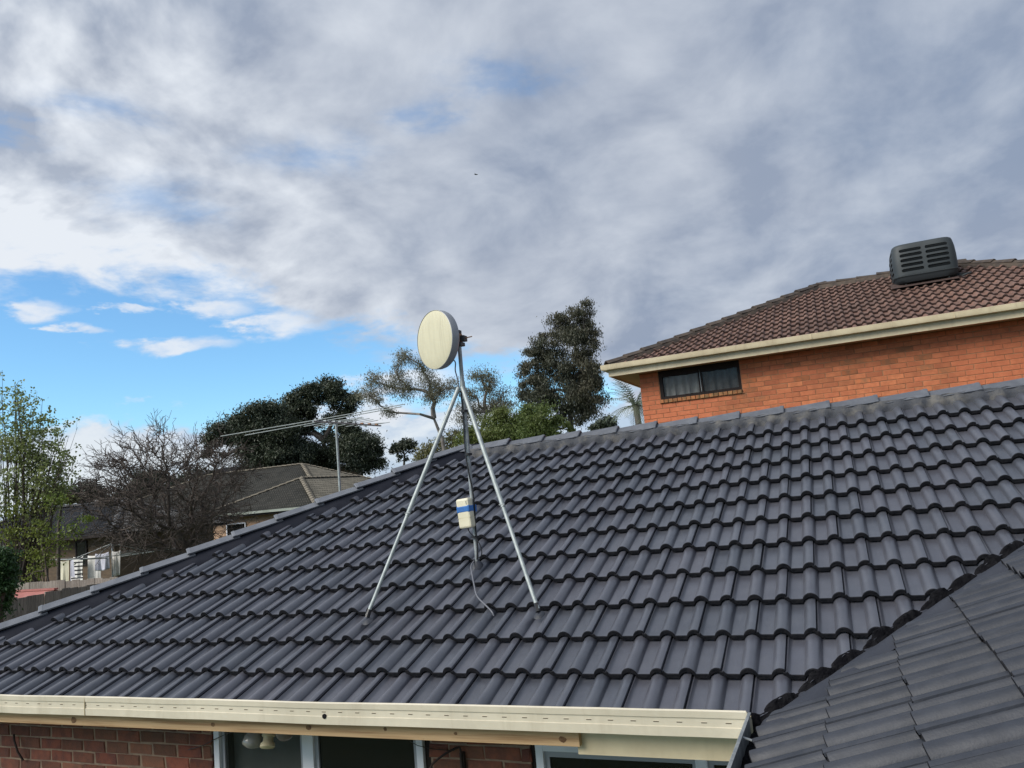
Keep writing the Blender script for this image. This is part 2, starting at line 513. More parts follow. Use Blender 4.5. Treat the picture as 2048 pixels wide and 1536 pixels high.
MT['paling'] = material('weathered_paling', (0.155, 0.135, 0.115), (0.24, 0.215, 0.185), 6.0, 0.9, rnd=0.18, bump=0.5, stretch=(9, 9, 0.9))
MT['iron'] = material('rusty_iron', (0.020, 0.013, 0.012), (0.035, 0.020, 0.016), 30.0, 0.8)
MT['lamp_glass'] = material('lamp_glass', (0.30, 0.30, 0.27), (0.22, 0.22, 0.20), 8.0, 0.15)
MT['lamp_cream'] = material('aged_cream_plastic', (0.62, 0.55, 0.36), (0.50, 0.43, 0.27), 10.0, 0.5)
MT['grass'] = material('lawn', (0.045, 0.075, 0.022), (0.07, 0.09, 0.03), 0.8, 0.9, bump=0.5, bscale=8)
MT['bark_grey'] = material('grey_bark', (0.09, 0.08, 0.07), (0.15, 0.135, 0.12), 5.0, 0.9)
MT['bark_dark'] = material('dark_bark', (0.062, 0.048, 0.041), (0.10, 0.079, 0.067), 6.0, 0.9)
MT['bark_pale'] = material('pale_gum_bark', (0.24, 0.22, 0.20), (0.15, 0.13, 0.12), 4.0, 0.85)


def leafmat(name, a, b, trans=0.25, rough=0.55):
    return material(name, a, b, 0.35, rough, rnd=0.30, island=True, trans=trans, rnd_col=b)


MT['lf_ever'] = leafmat('dark_evergreen_leaf', (0.030, 0.045, 0.030), (0.052, 0.066, 0.036), 0.15)
MT['lf_tall'] = leafmat('grey_green_gum_leaf', (0.062, 0.075, 0.052), (0.10, 0.095, 0.062), 0.3)
MT['lf_gum'] = leafmat('pale_gum_leaf', (0.15, 0.165, 0.105), (0.22, 0.20, 0.14), 0.4)
MT['lf_hedge'] = leafmat('mid_green_leaf', (0.105, 0.155, 0.042), (0.16, 0.19, 0.058), 0.4)
MT['lf_olive'] = leafmat('olive_leaf', (0.12, 0.13, 0.05), (0.16, 0.15, 0.06), 0.3)
MT['lf_leafy'] = leafmat('fresh_green_leaf', (0.16, 0.225, 0.08), (0.26, 0.30, 0.115), 0.45)
MT['lf_yellow'] = leafmat('yellow_green_leaf', (0.11, 0.165, 0.028), (0.19, 0.23, 0.045), 0.35)
MT['lf_conifer'] = leafmat('conifer_leaf', (0.020, 0.055, 0.016), (0.035, 0.085, 0.022), 0.15)
MT['lf_far'] = leafmat('far_dark_leaf', (0.032, 0.042, 0.030), (0.045, 0.055, 0.034), 0.15)
MT['lf_palm'] = leafmat('palm_leaf', (0.12, 0.16, 0.11), (0.18, 0.20, 0.13), 0.3)

# ------------------------------------------------------------------ ground
def ground_z(x, y):
    d = max(0.0, math.hypot(min(x + 7.0, 0.0), max(y - 6.0, 0.0)))
    s = min(d / 6.0, 1.0)
    near = 0.85 * s * s * (3 - 2 * s)
    return near + 0.55 * min(max((d - 8.0) / 28.0, 0.0), 1.0)


def build_ground():
    g = MB()
    xs = [-900, -400, -200, -120, -80, -60] + list(np.linspace(-50, 20, 57)) + [30, 50, 90, 180, 400, 900]
    ys = [-400, -150, -60, -30] + list(np.linspace(-20, 60, 65)) + [75, 100, 150, 260, 500, 1200]
    g.grid([[(x, y, ground_z(x, y)) for x in xs] for y in ys])
    o = g.build('ground', MT['grass'])
    tag(o, kind='structure')


build_ground()

# ------------------------------------------------------------------ roof tiles
PITCH = RAD(23.0)
CP, SP, TP = math.cos(PITCH), math.sin(PITCH), math.tan(PITCH)
EAVE = 2.55
ROLL_H, ROLL_W = 0.036, 0.043


def roll_h(s):
    a = abs(s) / ROLL_W
    return ROLL_H * (1 - a * a) ** 0.72 if a < 1 else 0.0


def tile_h(u):
    """height of one tile's upper face, roll centre at u = 0, crest plane = 0"""
    return roll_h(u) + roll_h(u - 0.15) + roll_h(u + 0.15) - ROLL_H


def tile_rows(length=0.385, drop=0.038 / 0.329, fine=True, groove=True):
    us = [-0.137, -0.126, -0.118, -0.109, -0.100, -0.060]
    us += [-0.043, -0.040, -0.034, -0.026, -0.016, -0.005, 0.005, 0.016, 0.026, 0.034, 0.040, 0.043]
    us += [0.060, 0.1, 0.107, 0.110, 0.116, 0.124, 0.134, 0.145, 0.156, 0.166, 0.1695]
    if not fine:
        us = [-0.137, -0.122, -0.107, -0.043, -0.030, -0.012, 0.012, 0.030, 0.043, 0.107, 0.120, 0.138, 0.152, 0.1695]
    def h(u):
        k = tile_h(u)
        if not groove:
            return (k + ROLL_H) * 1.2 - ROLL_H * 1.1 - (0.003 if u < -0.12 else 0.0)
        if u < -0.13: k -= 0.016
        elif u < -0.12: k -= 0.014
        elif u < -0.1: k -= 0.003
        return k
    rows = []
    for y, dn in ((0.020, -0.054), (0.020, -0.027), (0.002, -0.027), (0.0, -0.004), (0.004, 0.0), (length, None)):
        rows.append([(u, y, h(u) + (dn if dn is not None else 0.0) - y * drop) for u in us])
    # side edge closing the overlap on the right
    return rows


def tile_builder(fine=True, length=0.385, groove=True):
    b = MB()
    rows = tile_rows(fine=fine, length=length, groove=groove)
    b.cur = 1
    b.grid(rows[:5])
    b.cur = 1 if groove else 0
    b.grid([r_[:2] for r_ in rows[4:]])
    b.cur = 0
    b.grid([r_[1:] for r_ in rows[4:]])
    # right edge lip
    e = rows[4][-1]; f = rows[5][-1]
    b.add([e, f, (f[0], f[1], f[2] - 0.014), (e[0], e[1], e[2] - 0.014)], [(0, 1, 2, 3)])
    return b


def tile_mesh(name, mats, fine=True, groove=True):
    b = tile_builder(fine, groove=groove)
    me = bpy.data.meshes.new(name)
    me.from_pydata(b.v, [], b.f)
    for m_ in mats: me.materials.append(m_)
    me.polygons.foreach_set('material_index', b.mi)
    bm = bmesh.new(); bm.from_mesh(me)
    bmesh.ops.remove_doubles(bm, verts=bm.verts, dist=1e-5)
    for f in bm.faces: f.smooth = True
    for e in bm.edges:
        if len(e.link_faces) == 2 and (e.calc_face_angle(0) > RAD(38) or e.link_faces[0].material_index != e.link_faces[1].material_index): e.smooth = False
    for f in bm.faces:
        if f.normal.z < -0.01: f.normal_flip()
    bm.to_mesh(me); bm.free()
    return me


CAMR = (right, up, fwd)


def project(p):
    d = Vector(p) - CAM
    z = d.dot(fwd)
    if z < 0.05: return None
    return (1024 + 1549 * d.dot(right) / z, 768 - 1549 * d.dot(up) / z, z)


def in_view(p, m=70):
    q = project(p)
    return q is not None and -m < q[0] < 2048 + m and -m < q[1] < 1536 + m


def cut_mesh(me, cuts):
    """cuts in the mesh's own x, y: keep a*x + b*y <= c"""
    bm = bmesh.new(); bm.from_mesh(me)
    for a, b, c in cuts:
        n = Vector((a, b, 0)); L = n.length
        co = n * (c / (L * L))
        bmesh.ops.bisect_plane(bm, geom=bm.verts[:] + bm.edges[:] + bm.faces[:], dist=1e-5, plane_co=co, plane_no=n / L, clear_outer=True)
    if not bm.faces:
        bm.free(); return None
    m2 = bpy.data.meshes.new(me.name + '_cut')
    bm.to_mesh(m2); bm.free()
    for m_ in me.materials: m2.materials.append(m_)
    return m2


def tiled_plane(parent, O, ud, vd, nd, g, rows, krange, cuts, base, parity, rng, budget=300, jit=1.0, stuff_name='outer_tiles', only_view=True):
    """lay tiles on a plane; parts for the ones in view, the rest joined as one part"""
    O = Vector(O); R = Matrix((ud, vd, nd)).transposed()
    q0 = R.to_quaternion()
    todo = []
    for b in rows:
        v0 = b * g
        for k in range(*krange):
            if (k + b + parity) % 2: continue
            u0 = k * 0.15
            crossing = []; skip = False
            for (a, bb, c) in cuts:
                vals = [a * (u0 + du) + bb * (v0 + dv) - c for du in (-0.137, 0.17) for dv in (0.0, 0.385)]
                if min(vals) >= -0.004: skip = True; break
                if max(vals) > 0: crossing.append((a, bb, c - a * u0 - bb * v0))
            if skip: continue
            p = O + ud * u0 + vd * v0
            vis = any(in_view(p + ud * du + vd * dv, 10) for du in (-0.13, 0.02, 0.17) for dv in (0, 0.33))
            todo.append((vis, (p + vd * 0.16 - CAM).length, p, crossing))
    todo.sort(key=lambda r: (not r[0], r[1]))
    rest = MB(); nparts = 0
    for i, (vis, d, p, crossing) in enumerate(todo):
        me = base
        if crossing:
            me = cut_mesh(base, crossing)
            if me is None: continue
        q = q0 @ Matrix.Rotation(rng.gauss(0, 0.0022) * jit, 3, 'Z').to_quaternion() @ Matrix.Rotation(rng.gauss(0, 0.0035) * jit, 3, 'Y').to_quaternion()
        pp = p + ud * rng.gauss(0, 0.0010) * jit + vd * rng.gauss(0, 0.0022) * jit + nd * abs(rng.gauss(0, 0.0012)) * jit
        if vis and nparts < budget:
            put('tile', me, parent, pp, q)
            nparts += 1
        else:
            Rm = q.to_matrix()
            vs = [pp + Rm @ v.co for v in me.vertices]
            k0 = len(rest.v)
            rest.v.extend([tuple(v) for v in vs])
            for f in me.polygons:
                rest.f.append(tuple(k0 + j for j in f.vertices)); rest.mi.append(f.material_index)
    if rest.v:
        o = rest.build(stuff_name, list(base.materials), parent)
        for f in o.data.polygons: f.use_smooth = True
        tag(o, kind='stuff')
    return nparts


def cap_mesh(name, mat, length=0.47, half=0.118, fall=0.066, thick=0.017, taper=0.93, round_top=0.02):
    """V-shaped hip or ridge cap: runs along +y from its bold end at y = 0, apex at z = 0"""
    def prof(sc, dz):
        pts = [(-half * sc, -fall * sc), (-half * 0.55 * sc, -fall * 0.50 * sc), (-round_top, -0.008), (0, 0), (round_top, -0.008), (half * 0.55 * sc, -fall * 0.50 * sc), (half * sc, -fall * sc)]
        return [(x, z + dz) for x, z in pts]
    b = MB()
    secs = [(0.0, 0.985, 0.0), (0.006, 1.0, 0.004), (0.03, 1.0, 0.004), (0.036, 0.99, 0.0), (length, taper, -0.028)]
    rows = []
    for y, sc, dz in secs:
        o = prof(sc, dz)
        i = [(x * 0.9, z - thick) for x, z in reversed(o)]
        ring = [(x, y, z) for x, z in o + i]
        rows.append(ring + [ring[0]])
    b.grid(rows)
    n = len(rows[0]) - 1
    b.add(rows[0][:n], [tuple(range(n))])
    return b.mesh(name, mat, (0, 0, 0), RAD(30))


def frame_quat(xd, yd, zd):
    return Matrix((xd, yd, zd)).transposed().to_quaternion()


# ------------------------------------------------------------------ the near house
rng = random.Random(11)
HOUSE = thing('tiled_house', (-2.5, 2.0, 0.0), 'low red-brown brick house in front with charcoal painted tile roof and cream gutter', 'house')
VX0 = 0.02            # the valley runs along X - Y = VX0
HX0 = 6.83            # the hip runs along X - Y = -HX0
RY = 3.73             # ridge


def roof_pt(x, y, n=0.0):
    return Vector((x, y - SP * n, EAVE + TP * y + CP * n))


def build_near_roof():
    UD, VD, ND = Vector((1, 0, 0)), Vector((0, CP, SP)), Vector((0, -SP, CP))
    dk = MB()
    z = lambda y: EAVE + TP * y - 0.085
    XE = 4.6
    dk.add([(-HX0, 0.02, z(0.02)), (VX0, 0.02, z(0.02)), (VX0 + RY, RY, z(RY)), (RY - HX0, RY, z(RY))], [(0, 1, 2, 3)])
    dk.add([(VX0 + RY, RY, z(RY)), (RY - HX0, RY, z(RY)), (-HX0, 2 * RY, z(0)), (XE, 2 * RY, z(0)), (XE, RY, z(RY))], [(0, 1, 2, 3, 4)])
    dk.add([(-HX0, 0.02, z(0)), (RY - HX0, RY, z(RY)), (-HX0, 2 * RY, z(0))], [(0, 1, 2)])
    roof = dk.build('roof', MT['bedding'], HOUSE)
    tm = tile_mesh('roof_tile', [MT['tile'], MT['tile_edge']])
    cuts = [(-1, CP, HX0 - 0.03), (1, -CP, VX0 + 0.004), (0, 1, RY / CP - 0.05)]
    n = tiled_plane(roof, (0, 0, EAVE), UD, VD, ND, 0.3287, range(0, 12), (-46, 31), cuts, tm, 1, rng, budget=262)
    print('main roof tile parts', n)
    # hip bedding
    hb = MB(); rows = []
    T_ = (0.0, 0.02, 0.04, 0.060, 0.072, 0.086, 0.102, 0.122, 0.145, 0.170)
    N_ = (0.030, 0.028, 0.025, 0.020, 0.012, 0.003, -0.008, -0.022, -0.042, -0.080)
    xs = np.linspace(-HX0 + 0.1, RY - HX0 + 0.12, 140)
    for t_, n_ in zip(T_, N_):
        r = []
        for i, x in enumerate(xs):
            y = x + HX0
            w = 0.003 * math.sin(i * 0.9 + t_ * 20) * min(1, t_ * 4) + rng.gauss(0, 0.0005)
            r.append(roof_pt(x + t_ * 0.7071, min(y - t_ * 0.7071, RY + 0.02), n_ + w))
        rows.append(r)
    hb.grid(rows)
    # ridge bedding
    o = hb.build('hip_bedding', MT['bedding'], roof, RAD(60))
    rb = MB(); rows = []
    xs = np.linspace(RY - HX0 - 0.03, 4.4, 330)
    for t_, n_ in ((0.100, 0.020), (0.110, 0.008), (0.120, -0.004), (0.130, -0.018), (0.140, -0.040), (0.15, -0.080)):
        rows.append([roof_pt(x, RY - t_ - 0.010 * math.sin(x * 41.9 + 1.0) * min(1, t_ * 7) + rng.gauss(0, 0.002), n_ + rng.gauss(0, 0.0022)) for x in xs])
    rb.grid(rows)
    rb.build('ridge_bedding', MT['ridgebed'], roof, RAD(60))
    # hip caps
    hm = cap_mesh('hip_cap', MT['hipcap'], length=0.47, half=0.088, fall=0.044, thick=0.012)
    yd = Vector((1, 1, TP)).normalized()
    xd = Vector((1, -1, 0)).normalized()
    zd = xd.cross(yd).normalized()
    q = frame_quat(xd, yd, zd)
    step = 0.2765
    x = -6.163 - step * 2 + 0.0
    while x < RY - HX0 - 0.12:
        p = Vector((x, x + HX0, EAVE + TP * (x + HX0))) + zd * 0.074
        put('hip_cap', hm, roof, p + zd * rng.gauss(0, 0.002), q @ Matrix.Rotation(rng.gauss(0, 0.012), 3, 'Y').to_quaternion() @ Matrix.Rotation(rng.gauss(0, 0.006), 3, 'Z').to_quaternion())
        x += step
    # ridge caps, bold ends to the right
    rm = cap_mesh('ridge_cap', MT['cap'], length=0.44, half=0.122, fall=0.070, thick=0.012)
    q = frame_quat(Vector((0, 1, 0)), Vector((-1, 0, 0)), Vector((0, 0, 1)))
    x = -2.591
    while x < 4.5:
        p = Vector((x, RY, 4.174 + rng.gauss(0, 0.002)))
        put('ridge_cap', rm, roof, p, q @ Matrix.Rotation(rng.gauss(0, 0.015), 3, 'Y').to_quaternion())
        x += 0.3895
    # the starter where hip and ridge meet
    st = MB()
    c = Vector((RY - HX0 + 0.02, RY, 4.176))
    ring = []
    for k in range(9):
        a = math.pi * 2 * k / 9
        ring.append(c + Vector((0.16 * math.cos(a), 0.15 * math.sin(a), -0.085)))
    st.add([c + Vector((0, 0, 0.006))] + ring, [(0, 1 + k, 1 + (k + 1) % 9) for k in range(9)])
    st.build('hip_starter', MT['cap'], roof)

    # valley: painted tray and dark ragged ends of the cut tiles
    vt = MB(); rows = []
    ss = np.linspace(0.0, 3.6, 120)
    for off, n_, main in ((-0.05, -0.050, True), (0.0, -0.060, True), (0.03, -0.058, False), (0.14, -0.030, False), (0.24, -0.020, False), (0.31, -0.026, False), (0.36, -0.050, False)):
        r = []
        for s in ss:
            if main:
                xx, yy = VX0 + s, s - off
                xx = max(xx, 0.075); r.append(Vector((xx, yy, EAVE + TP * s + n_)))
            else:
                xx, yy = VX0 + s, s - off
                xx = max(xx, 0.09); r.append(Vector((xx, yy, EAVE + TP * (xx - VX0) + n_ + 0.002 * math.sin(s * 30))))
        rows.append(r)
    vt.grid(rows)
    vt.build('valley_tray', MT['valley'], roof, RAD(60))
    bl = MB(); rows = [[], [], [], [], []]
    ss = np.arange(-0.02, 3.55, 0.010)
    sm = 0.0
    for s in ss:
        u = VX0 + s; v = s / CP
        b = math.floor(v / 0.3287); yy = v - b * 0.3287
        kk = round(u / 0.15)
        h = max(roll_h(u + du - round((u + du) / 0.15) * 0.15) - ROLL_H - (((s + dv) / CP) % 0.3287) * 0.115 for du in (-0.02, 0.0, 0.015) for dv in (-0.012, 0.0, 0.03))
        sm = 0.72 * sm + 0.28 * rng.gauss(0, 1.0)
        rf = min(1.0, max(0.0, (h + ROLL_H + 0.02) / (ROLL_H + 0.012))) * (0.55 + 0.6 * ((kk * 0.6180339) % 1.0))
        a = roof_pt(u - 0.020 + sm * 0.008, s, h - 0.008)
        b_ = roof_pt(u - 0.008 + sm * 0.008, s, h + 0.002 + abs(sm) * 0.003)
        c_ = roof_pt(u + 0.004 + 0.006 * rf + sm * 0.011, s, h - 0.002 + rng.gauss(0, 0.004))
        d_ = roof_pt(u + 0.010 + 0.016 * rf + sm * 0.014, s, h * 0.55 - 0.028 + rng.gauss(0, 0.005))
        e_ = Vector((u + 0.018 + 0.022 * rf + sm * 0.016 + rng.gauss(0, 0.006), s, EAVE + TP * s - 0.066))
        for r, p in zip(rows, (a, b_, c_, d_, e_)): r.append(p)
    bl.grid(rows)
    bl.build('valley_mortar', MT['black'], roof, RAD(50))

    # wing roof
    UD2, VD2, ND2 = Vector((0, -1, 0)), Vector((CP, 0, SP)), Vector((-SP, 0, CP))
    dk = MB()
    zz = lambda x: EAVE + TP * (x - VX0) - 0.10
    dk.add([(0.14, 0.05, zz(0.14)), (0.14, -6.5, zz(0.14)), (3.65, -6.5, zz(3.65)), (3.65, 3.55, zz(3.65))], [(0, 1, 2, 3)])
    wing = dk.build('wing_roof', MT['bedding'], HOUSE)
    # own gauge and start, seen on the photograph: first ends 0.075 m up the slope
    # in plane coordinates v = (X - VX0) / CP - 0.075 and u = -Y: valley edge keeps u >= -(X - VX0) + 0.30
    cuts2 = [(-1, -CP, CP * 0.075 - 0.275), (0, 1, 3.4)]
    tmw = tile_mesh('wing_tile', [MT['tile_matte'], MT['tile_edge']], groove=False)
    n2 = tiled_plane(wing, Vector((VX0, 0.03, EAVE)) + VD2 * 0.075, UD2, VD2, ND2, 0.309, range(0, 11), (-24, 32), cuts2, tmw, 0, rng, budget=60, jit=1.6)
    print('wing tile parts', n2)


build_near_roof()


def build_gutters():
    gb = MB()
    Yf = -0.13
    prof = [(Yf, 2.487), (Yf - 0.001, 2.528), (Yf + 0.003, 2.530), (Yf + 0.003, 2.566), (Yf - 0.002, 2.569), (Yf - 0.004, 2.597), (Yf + 0.002, 2.603), (Yf + 0.010, 2.600), (Yf + 0.010, 2.592), (Yf + 0.003, 2.590),
            (Yf + 0.006, 2.492), (-0.016, 2.497), (-0.016, 2.545), (-0.012, 2.545), (-0.012, 2.487)]
    rr0 = random.Random(14)
    xs_ = list(np.arange(-6.78, 0.0, 0.22)) + [0.030]
    rows_ = []
    dy = dz = 0.0
    for x_ in xs_:
        dz = 0.7 * dz + rr0.gauss(0, 0.0014)
        rows_.append([(x_, y_ + dy * (1.0 if y_ < -0.08 else 0.2), z_ + dz) for y_, z_ in prof] + [(x_, prof[0][0] + dy, prof[0][1] + dz)])
    gb.grid(rows_)
    gb.add(rows_[0][:-1], [tuple(range(len(prof)))]); gb.add(rows_[-1][:-1], [tuple(reversed(range(len(prof))))])
    g = gb.build('gutter', MT['cream'], HOUSE, RAD(30))
    r = random.Random(4)
    sl = MB()
    x0 = -0.05
    sm = MB(); sm.box((-0.0125, -0.0006, -0.0022), (0.0125, 0.004, 0.0022))
    sm.cur = 1
    sm.box((-0.014, -0.0014, 0.0024), (0.014, 0.003, 0.0044))
    sme = sm.mesh('slot', [MT['slot'], MT['cream']])
    i = 0
    while x0 - i * 0.107 > -6.7:
        put('slot', sme, g, (x0 - i * 0.107 + r.gauss(0, 0.002), Yf + 0.003, 2.5495))
        i += 1
    # joint and a loose screw hole
    j = MB(); j.box((-4.014, Yf - 0.0045, 2.488), (-4.010, Yf + 0.004, 2.600)); j.build('joint_strip', MT['cream_dirty'], g)
    h = MB(); h.tube([(-2.185, Yf - 0.004, 2.528), (-2.185, Yf + 0.002, 2.528)], 0.013, 10); hole = h.build('overflow_hole', MT['black'], g)
    # end plate at the corner and the wing's gutter, seen from above
    e = MB(); e.add([(x, y, z) for x in (0.0305, 0.0345) for y, z in ((-0.134, 2.486), (-0.012, 2.486), (-0.012, 2.535), (-0.118, 2.598), (-0.134, 2.602))], [(4, 3, 2, 1, 0), (5, 6, 7, 8, 9)] + [(i, (i + 1) % 5, 5 + (i + 1) % 5, 5 + i) for i in range(5)]); e.build('end_plate', MT['cream'], g)
    w = MB()
    Xf = 0.036
    pr_ = [(Xf, 2.487), (Xf, 2.596), (Xf + 0.005, 2.602), (Xf + 0.016, 2.601), (Xf + 0.016, 2.594), (Xf + 0.006, 2.590), (Xf + 0.006, 2.492), (0.170, 2.494), (0.170, 2.55), (0.174, 2.55), (0.174, 2.487)]
    n = len(pr_)
    vs = [(x, -0.137, z) for x, z in pr_] + [(x, -6.5, z) for x, z in pr_]
    w.add(vs, [(i, (i + 1) % n, n + (i + 1) % n, n + i) for i in range(n)] + [tuple(range(n)), tuple(reversed(range(n, 2 * n)))])
    wg = w.build('wing_gutter', MT['galv_old'], HOUSE, RAD(30))
    lv = MB()
    rr = random.Random(8)
    rows = []
    for yy in np.linspace(-0.14, -6.4, 120):
        rows.append([(x, yy, 2.512 + rr.gauss(0, 0.006)) for x in (0.043, 0.08, 0.12, 0.168)])
    lv.grid(rows)
    lv.build('gutter_sludge', MT['black'], wg)
    for yy in (-0.42, -1.15, -1.9):
        k = MB(); k.bar((0.046, yy, 2.588), (0.150, yy - 0.01, 2.560), 0.016, 0.003); k.build('gutter_bracket', MT['galv_old'], wg)
    # fascia and raw timber batten
    f = MB(); f.box((-6.75, -0.010, 2.40), (-0.80, 0.012, 2.545)); f.box((-0.7995, -0.010, 2.352), (0.030, 0.012, 2.545))
    f.build('fascia_board', MT['cream_dirty'], HOUSE)
    b = MB(); b.box((-6.6, -0.047, 2.398), (-0.775, -0.012, 2.472))
    bt = b.build('timber_batten', MT['wood'], HOUSE, bevel=0.002)
    for x, zc, s in ((-4.22, 2.432, 0.026), (-3.05, 2.436, 0.018), (-2.36, 2.440, 0.020), (-1.86, 2.447, 0.013), (-1.44, 2.438, 0.012), (-0.86, 2.43, 0.022), (-5.1, 2.43, 0.02)):
        k = MB(); ring = []
        for a in range(9):
            t_ = a / 9 * 2 * math.pi
            ring.append((x + s * math.cos(t_) * rr.uniform(0.7, 1.1), -0.0482, zc + s * 0.8 * math.sin(t_) * rr.uniform(0.7, 1.1)))
        k.add(ring, [tuple(range(9))]); k.build('knot', MT['knot'], bt)
    so = MB(); so.box((-6.7, 0.012, 2.41), (0.1, 0.46, 2.425)); so.build('soffit', MT['soffit'], HOUSE)


build_gutters()


# ------------------------------------------------------------------ brickwork
def brick_unit(name, L, H, D, mat, ch=0.006, rough=0.0, r=None):
    """brick lying in x (length), z (height), front at y = 0, chamfered front edges"""
    r = r or random
    j = lambda: r.gauss(0, rough)
    b = MB()
    x, z = L / 2, H / 2
    fr = [(-x + ch + j(), 0, -z + ch + j()), (x - ch + j(), 0, -z + ch + j()), (x - ch + j(), 0, z - ch + j()), (-x + ch + j(), 0, z - ch + j())]
    md = [(-x + j(), ch, -z + j()), (x + j(), ch, -z + j()), (x + j(), ch, z + j()), (-x + j(), ch, z + j())]
    bk = [(-x, D, -z), (x, D, -z), (x, D, z), (-x, D, z)]
    b.add(fr + md + bk, [(0, 1, 2, 3)] + [(i, 4 + i, 4 + (i + 1) % 4, (i + 1) % 4) for i in range(4)] + [(4 + i, 8 + i, 8 + (i + 1) % 4, 4 + (i + 1) % 4) for i in range(4)])
    return b.mesh(name, mat)


def brick_wall(parent, spans, z0, courses, Y, mats, r, budget, rough, L=0.24, gap=0.010, H=0.076, name='brick', ch=0.006, phase=0.0, pick=None, bevel_sunk=0.0):
    """stretcher bond on a wall facing -Y; spans(z) gives the [x0, x1] runs at that height"""
    cache = {}
    cand = []
    for c in range(courses):
        zc = z0 + c * (H + gap) + H / 2
        for x0, x1 in spans(zc):
            x = x0 + phase - ((c % 2) * (L + gap) / 2) - (L + gap)
            while x < x1:
                a, b = max(x, x0), min(x + L, x1)
                if b - a > 0.035:
                    cand.append(((a + b) / 2, zc, b - a))
                x += L + gap
    vis = [(in_view((x, Y, z), 12), (Vector((x, Y, z)) - CAM).length, x, z, l) for x, z, l in cand]
    vis.sort(key=lambda q: (not q[0], q[1]))
    rest = MB(); n = 0
    for v, d, x, z, l in vis:
        m_ = pick(x, z, r) if pick else mats
        key = (round(l, 2), m_.name, r.randrange(4))
        if key not in cache:
            cache[key] = brick_unit('brick', round(l, 2), H, 0.055, m_, ch, rough, r)
        p = (x + r.gauss(0, 0.0015), Y + r.gauss(0, 0.0012), z + r.gauss(0, 0.0012))
        if v and n < budget:
            put(name, cache[key], parent, p); n += 1
        else:
            me = cache[key]; k0 = len(rest.v)
            rest.v.extend([(q.co.x + p[0], q.co.y + p[1], q.co.z + p[2]) for q in me.vertices])
            for f in me.polygons: rest.f.append(tuple(k0 + j for j in f.vertices)); rest.mi.append(0)
    if rest.v:
        tag(rest.build('outer_bricks', mats, parent), kind='stuff')
    return n


WY = 0.42


def build_near_walls():
    r = random.Random(21)
    core = MB()
    runs = ((-6.55, -3.535), (-1.872, -1.243))
    for a, b in runs:
        core.box((a, WY + 0.006, 0.0), (b, WY + 0.11, 2.42))
    core.box((-3.535, WY + 0.006, 0.0), (-1.872, WY + 0.11, 0.95))
    core.box((-1.243, WY + 0.006, 0.0), (0.35, WY + 0.11, 0.95))
    core.box((-6.55, WY + 0.11, 0.0), (-6.44, 6.8, 2.42))
    core.box((-6.44, 6.7, 0.0), (4.5, 6.8, 2.42))
    w = core.build('wall', MT['nearmortar'], HOUSE)
    def spans(z):
        return runs if z > 0.95 else ((-6.55, 0.33),)
    n = brick_wall(w, spans, 0.03, 29, WY, MT['nearbrick'], r, 170, 0.0034, ch=0.0055, phase=0.13, L=0.215, H=0.0715)
    print('near bricks', n)

    def window(x0, x1, mull, blinds, top, name):
        fy = WY - 0.005
        wn = thing_part('window', HOUSE, ((x0 + x1) / 2, WY, 1.0))
        fr = MB()
        fr.box((x0, fy, 0.98), (x0 + 0.045, fy + 0.06, top)); fr.box((x1 - 0.045, fy, 0.98), (x1, fy + 0.06, top))
        fr.box((x0 + 0.045, fy, 0.98), (x1 - 0.045, fy + 0.06, 1.03)); fr.box((x0 + 0.045, fy, top - 0.05), (x1 - 0.045, fy + 0.06, top))
        fr.build('frame', MT['white_frame'], wn, bevel=0.003)
        # inner sash, a little set back
        ed = [x0 + 0.045] + [m for ab in mull for m in ab] + [x1 - 0.045]
        for a, b in mull:
            m_ = MB(); m_.box((a, fy + 0.004, 1.03), (b, fy + 0.05, top - 0.05)); m_.box((a - 0.012, fy + 0.016, 1.03), (a, fy + 0.05, top - 0.05))
            m_.build('mullion', MT['white_frame'], wn, bevel=0.003)
        for i in range(0, len(ed), 2):
            a, b = ed[i], ed[i + 1]
            s = MB()
            for (q0, q1) in ((a, a + 0.028), (b - 0.028, b)): s.box((q0, fy + 0.022, 1.03), (q1, fy + 0.052, top - 0.05))
            s.box((a + 0.028, fy + 0.022, top - 0.085), (b - 0.028, fy + 0.052, top - 0.05))
            s.build('sash', MT['grey_frame'], wn)
            p_ = MB(); p_.box((a + 0.028, fy + 0.034, 1.03), (b - 0.028, fy + 0.039, top - 0.085))
            p_.build('pane', MT['pane_mid'] if blinds[i // 2] else MT['pane_dark'], wn)
            if blinds[i // 2]:
                bl = MB(); rows = []
                for zz in np.linspace(1.05, top - 0.09, 14):
                    rows.append([(xx, fy + 0.10 + 0.006 * math.sin(zz * 60), zz) for xx in np.linspace(a + 0.03, b - 0.03, 3)])
                bl.grid(rows); bl.build('blind', MT['blind'], wn)
        v = MB(); v.box((x0, fy + 0.9, 0.9), (x1, fy + 0.92, 2.4)); v.box((x0 - 0.05, fy + 0.07, 0.9), (x0 - 0.04, fy + 0.9, 2.4)); v.box((x1 + 0.04, fy + 0.07, 0.9), (x1 + 0.05, fy + 0.9, 2.4)); v.box((x0 - 0.05, fy + 0.07, 2.39), (x1 + 0.05, fy + 0.92, 2.40))
        v.build('room_shade', MT['dark_void'], wn)
    window(-3.506, -1.918, ((-2.788, -2.706),), (True, False), 2.40, 'a')
    window(-1.207, 0.33, ((-0.325, -0.274),), (False, False), 2.262, 'b')
    # dark brown jambs between brick and frame, the reveal's shade put into their colour
    for a, b in ((-3.533, -3.508), (-1.916, -1.874), (-1.241, -1.209)):
        jm = MB(); jm.box((a, WY + 0.02, 0.95), (b, WY + 0.09, 2.42)); jm.build('window_jamb', MT['brown_frame'], HOUSE)
    jm = MB(); jm.box((-1.207, WY + 0.0, 2.264), (0.33, WY + 0.06, 2.41)); jm.build('window_head', MT['brown_frame'], HOUSE)


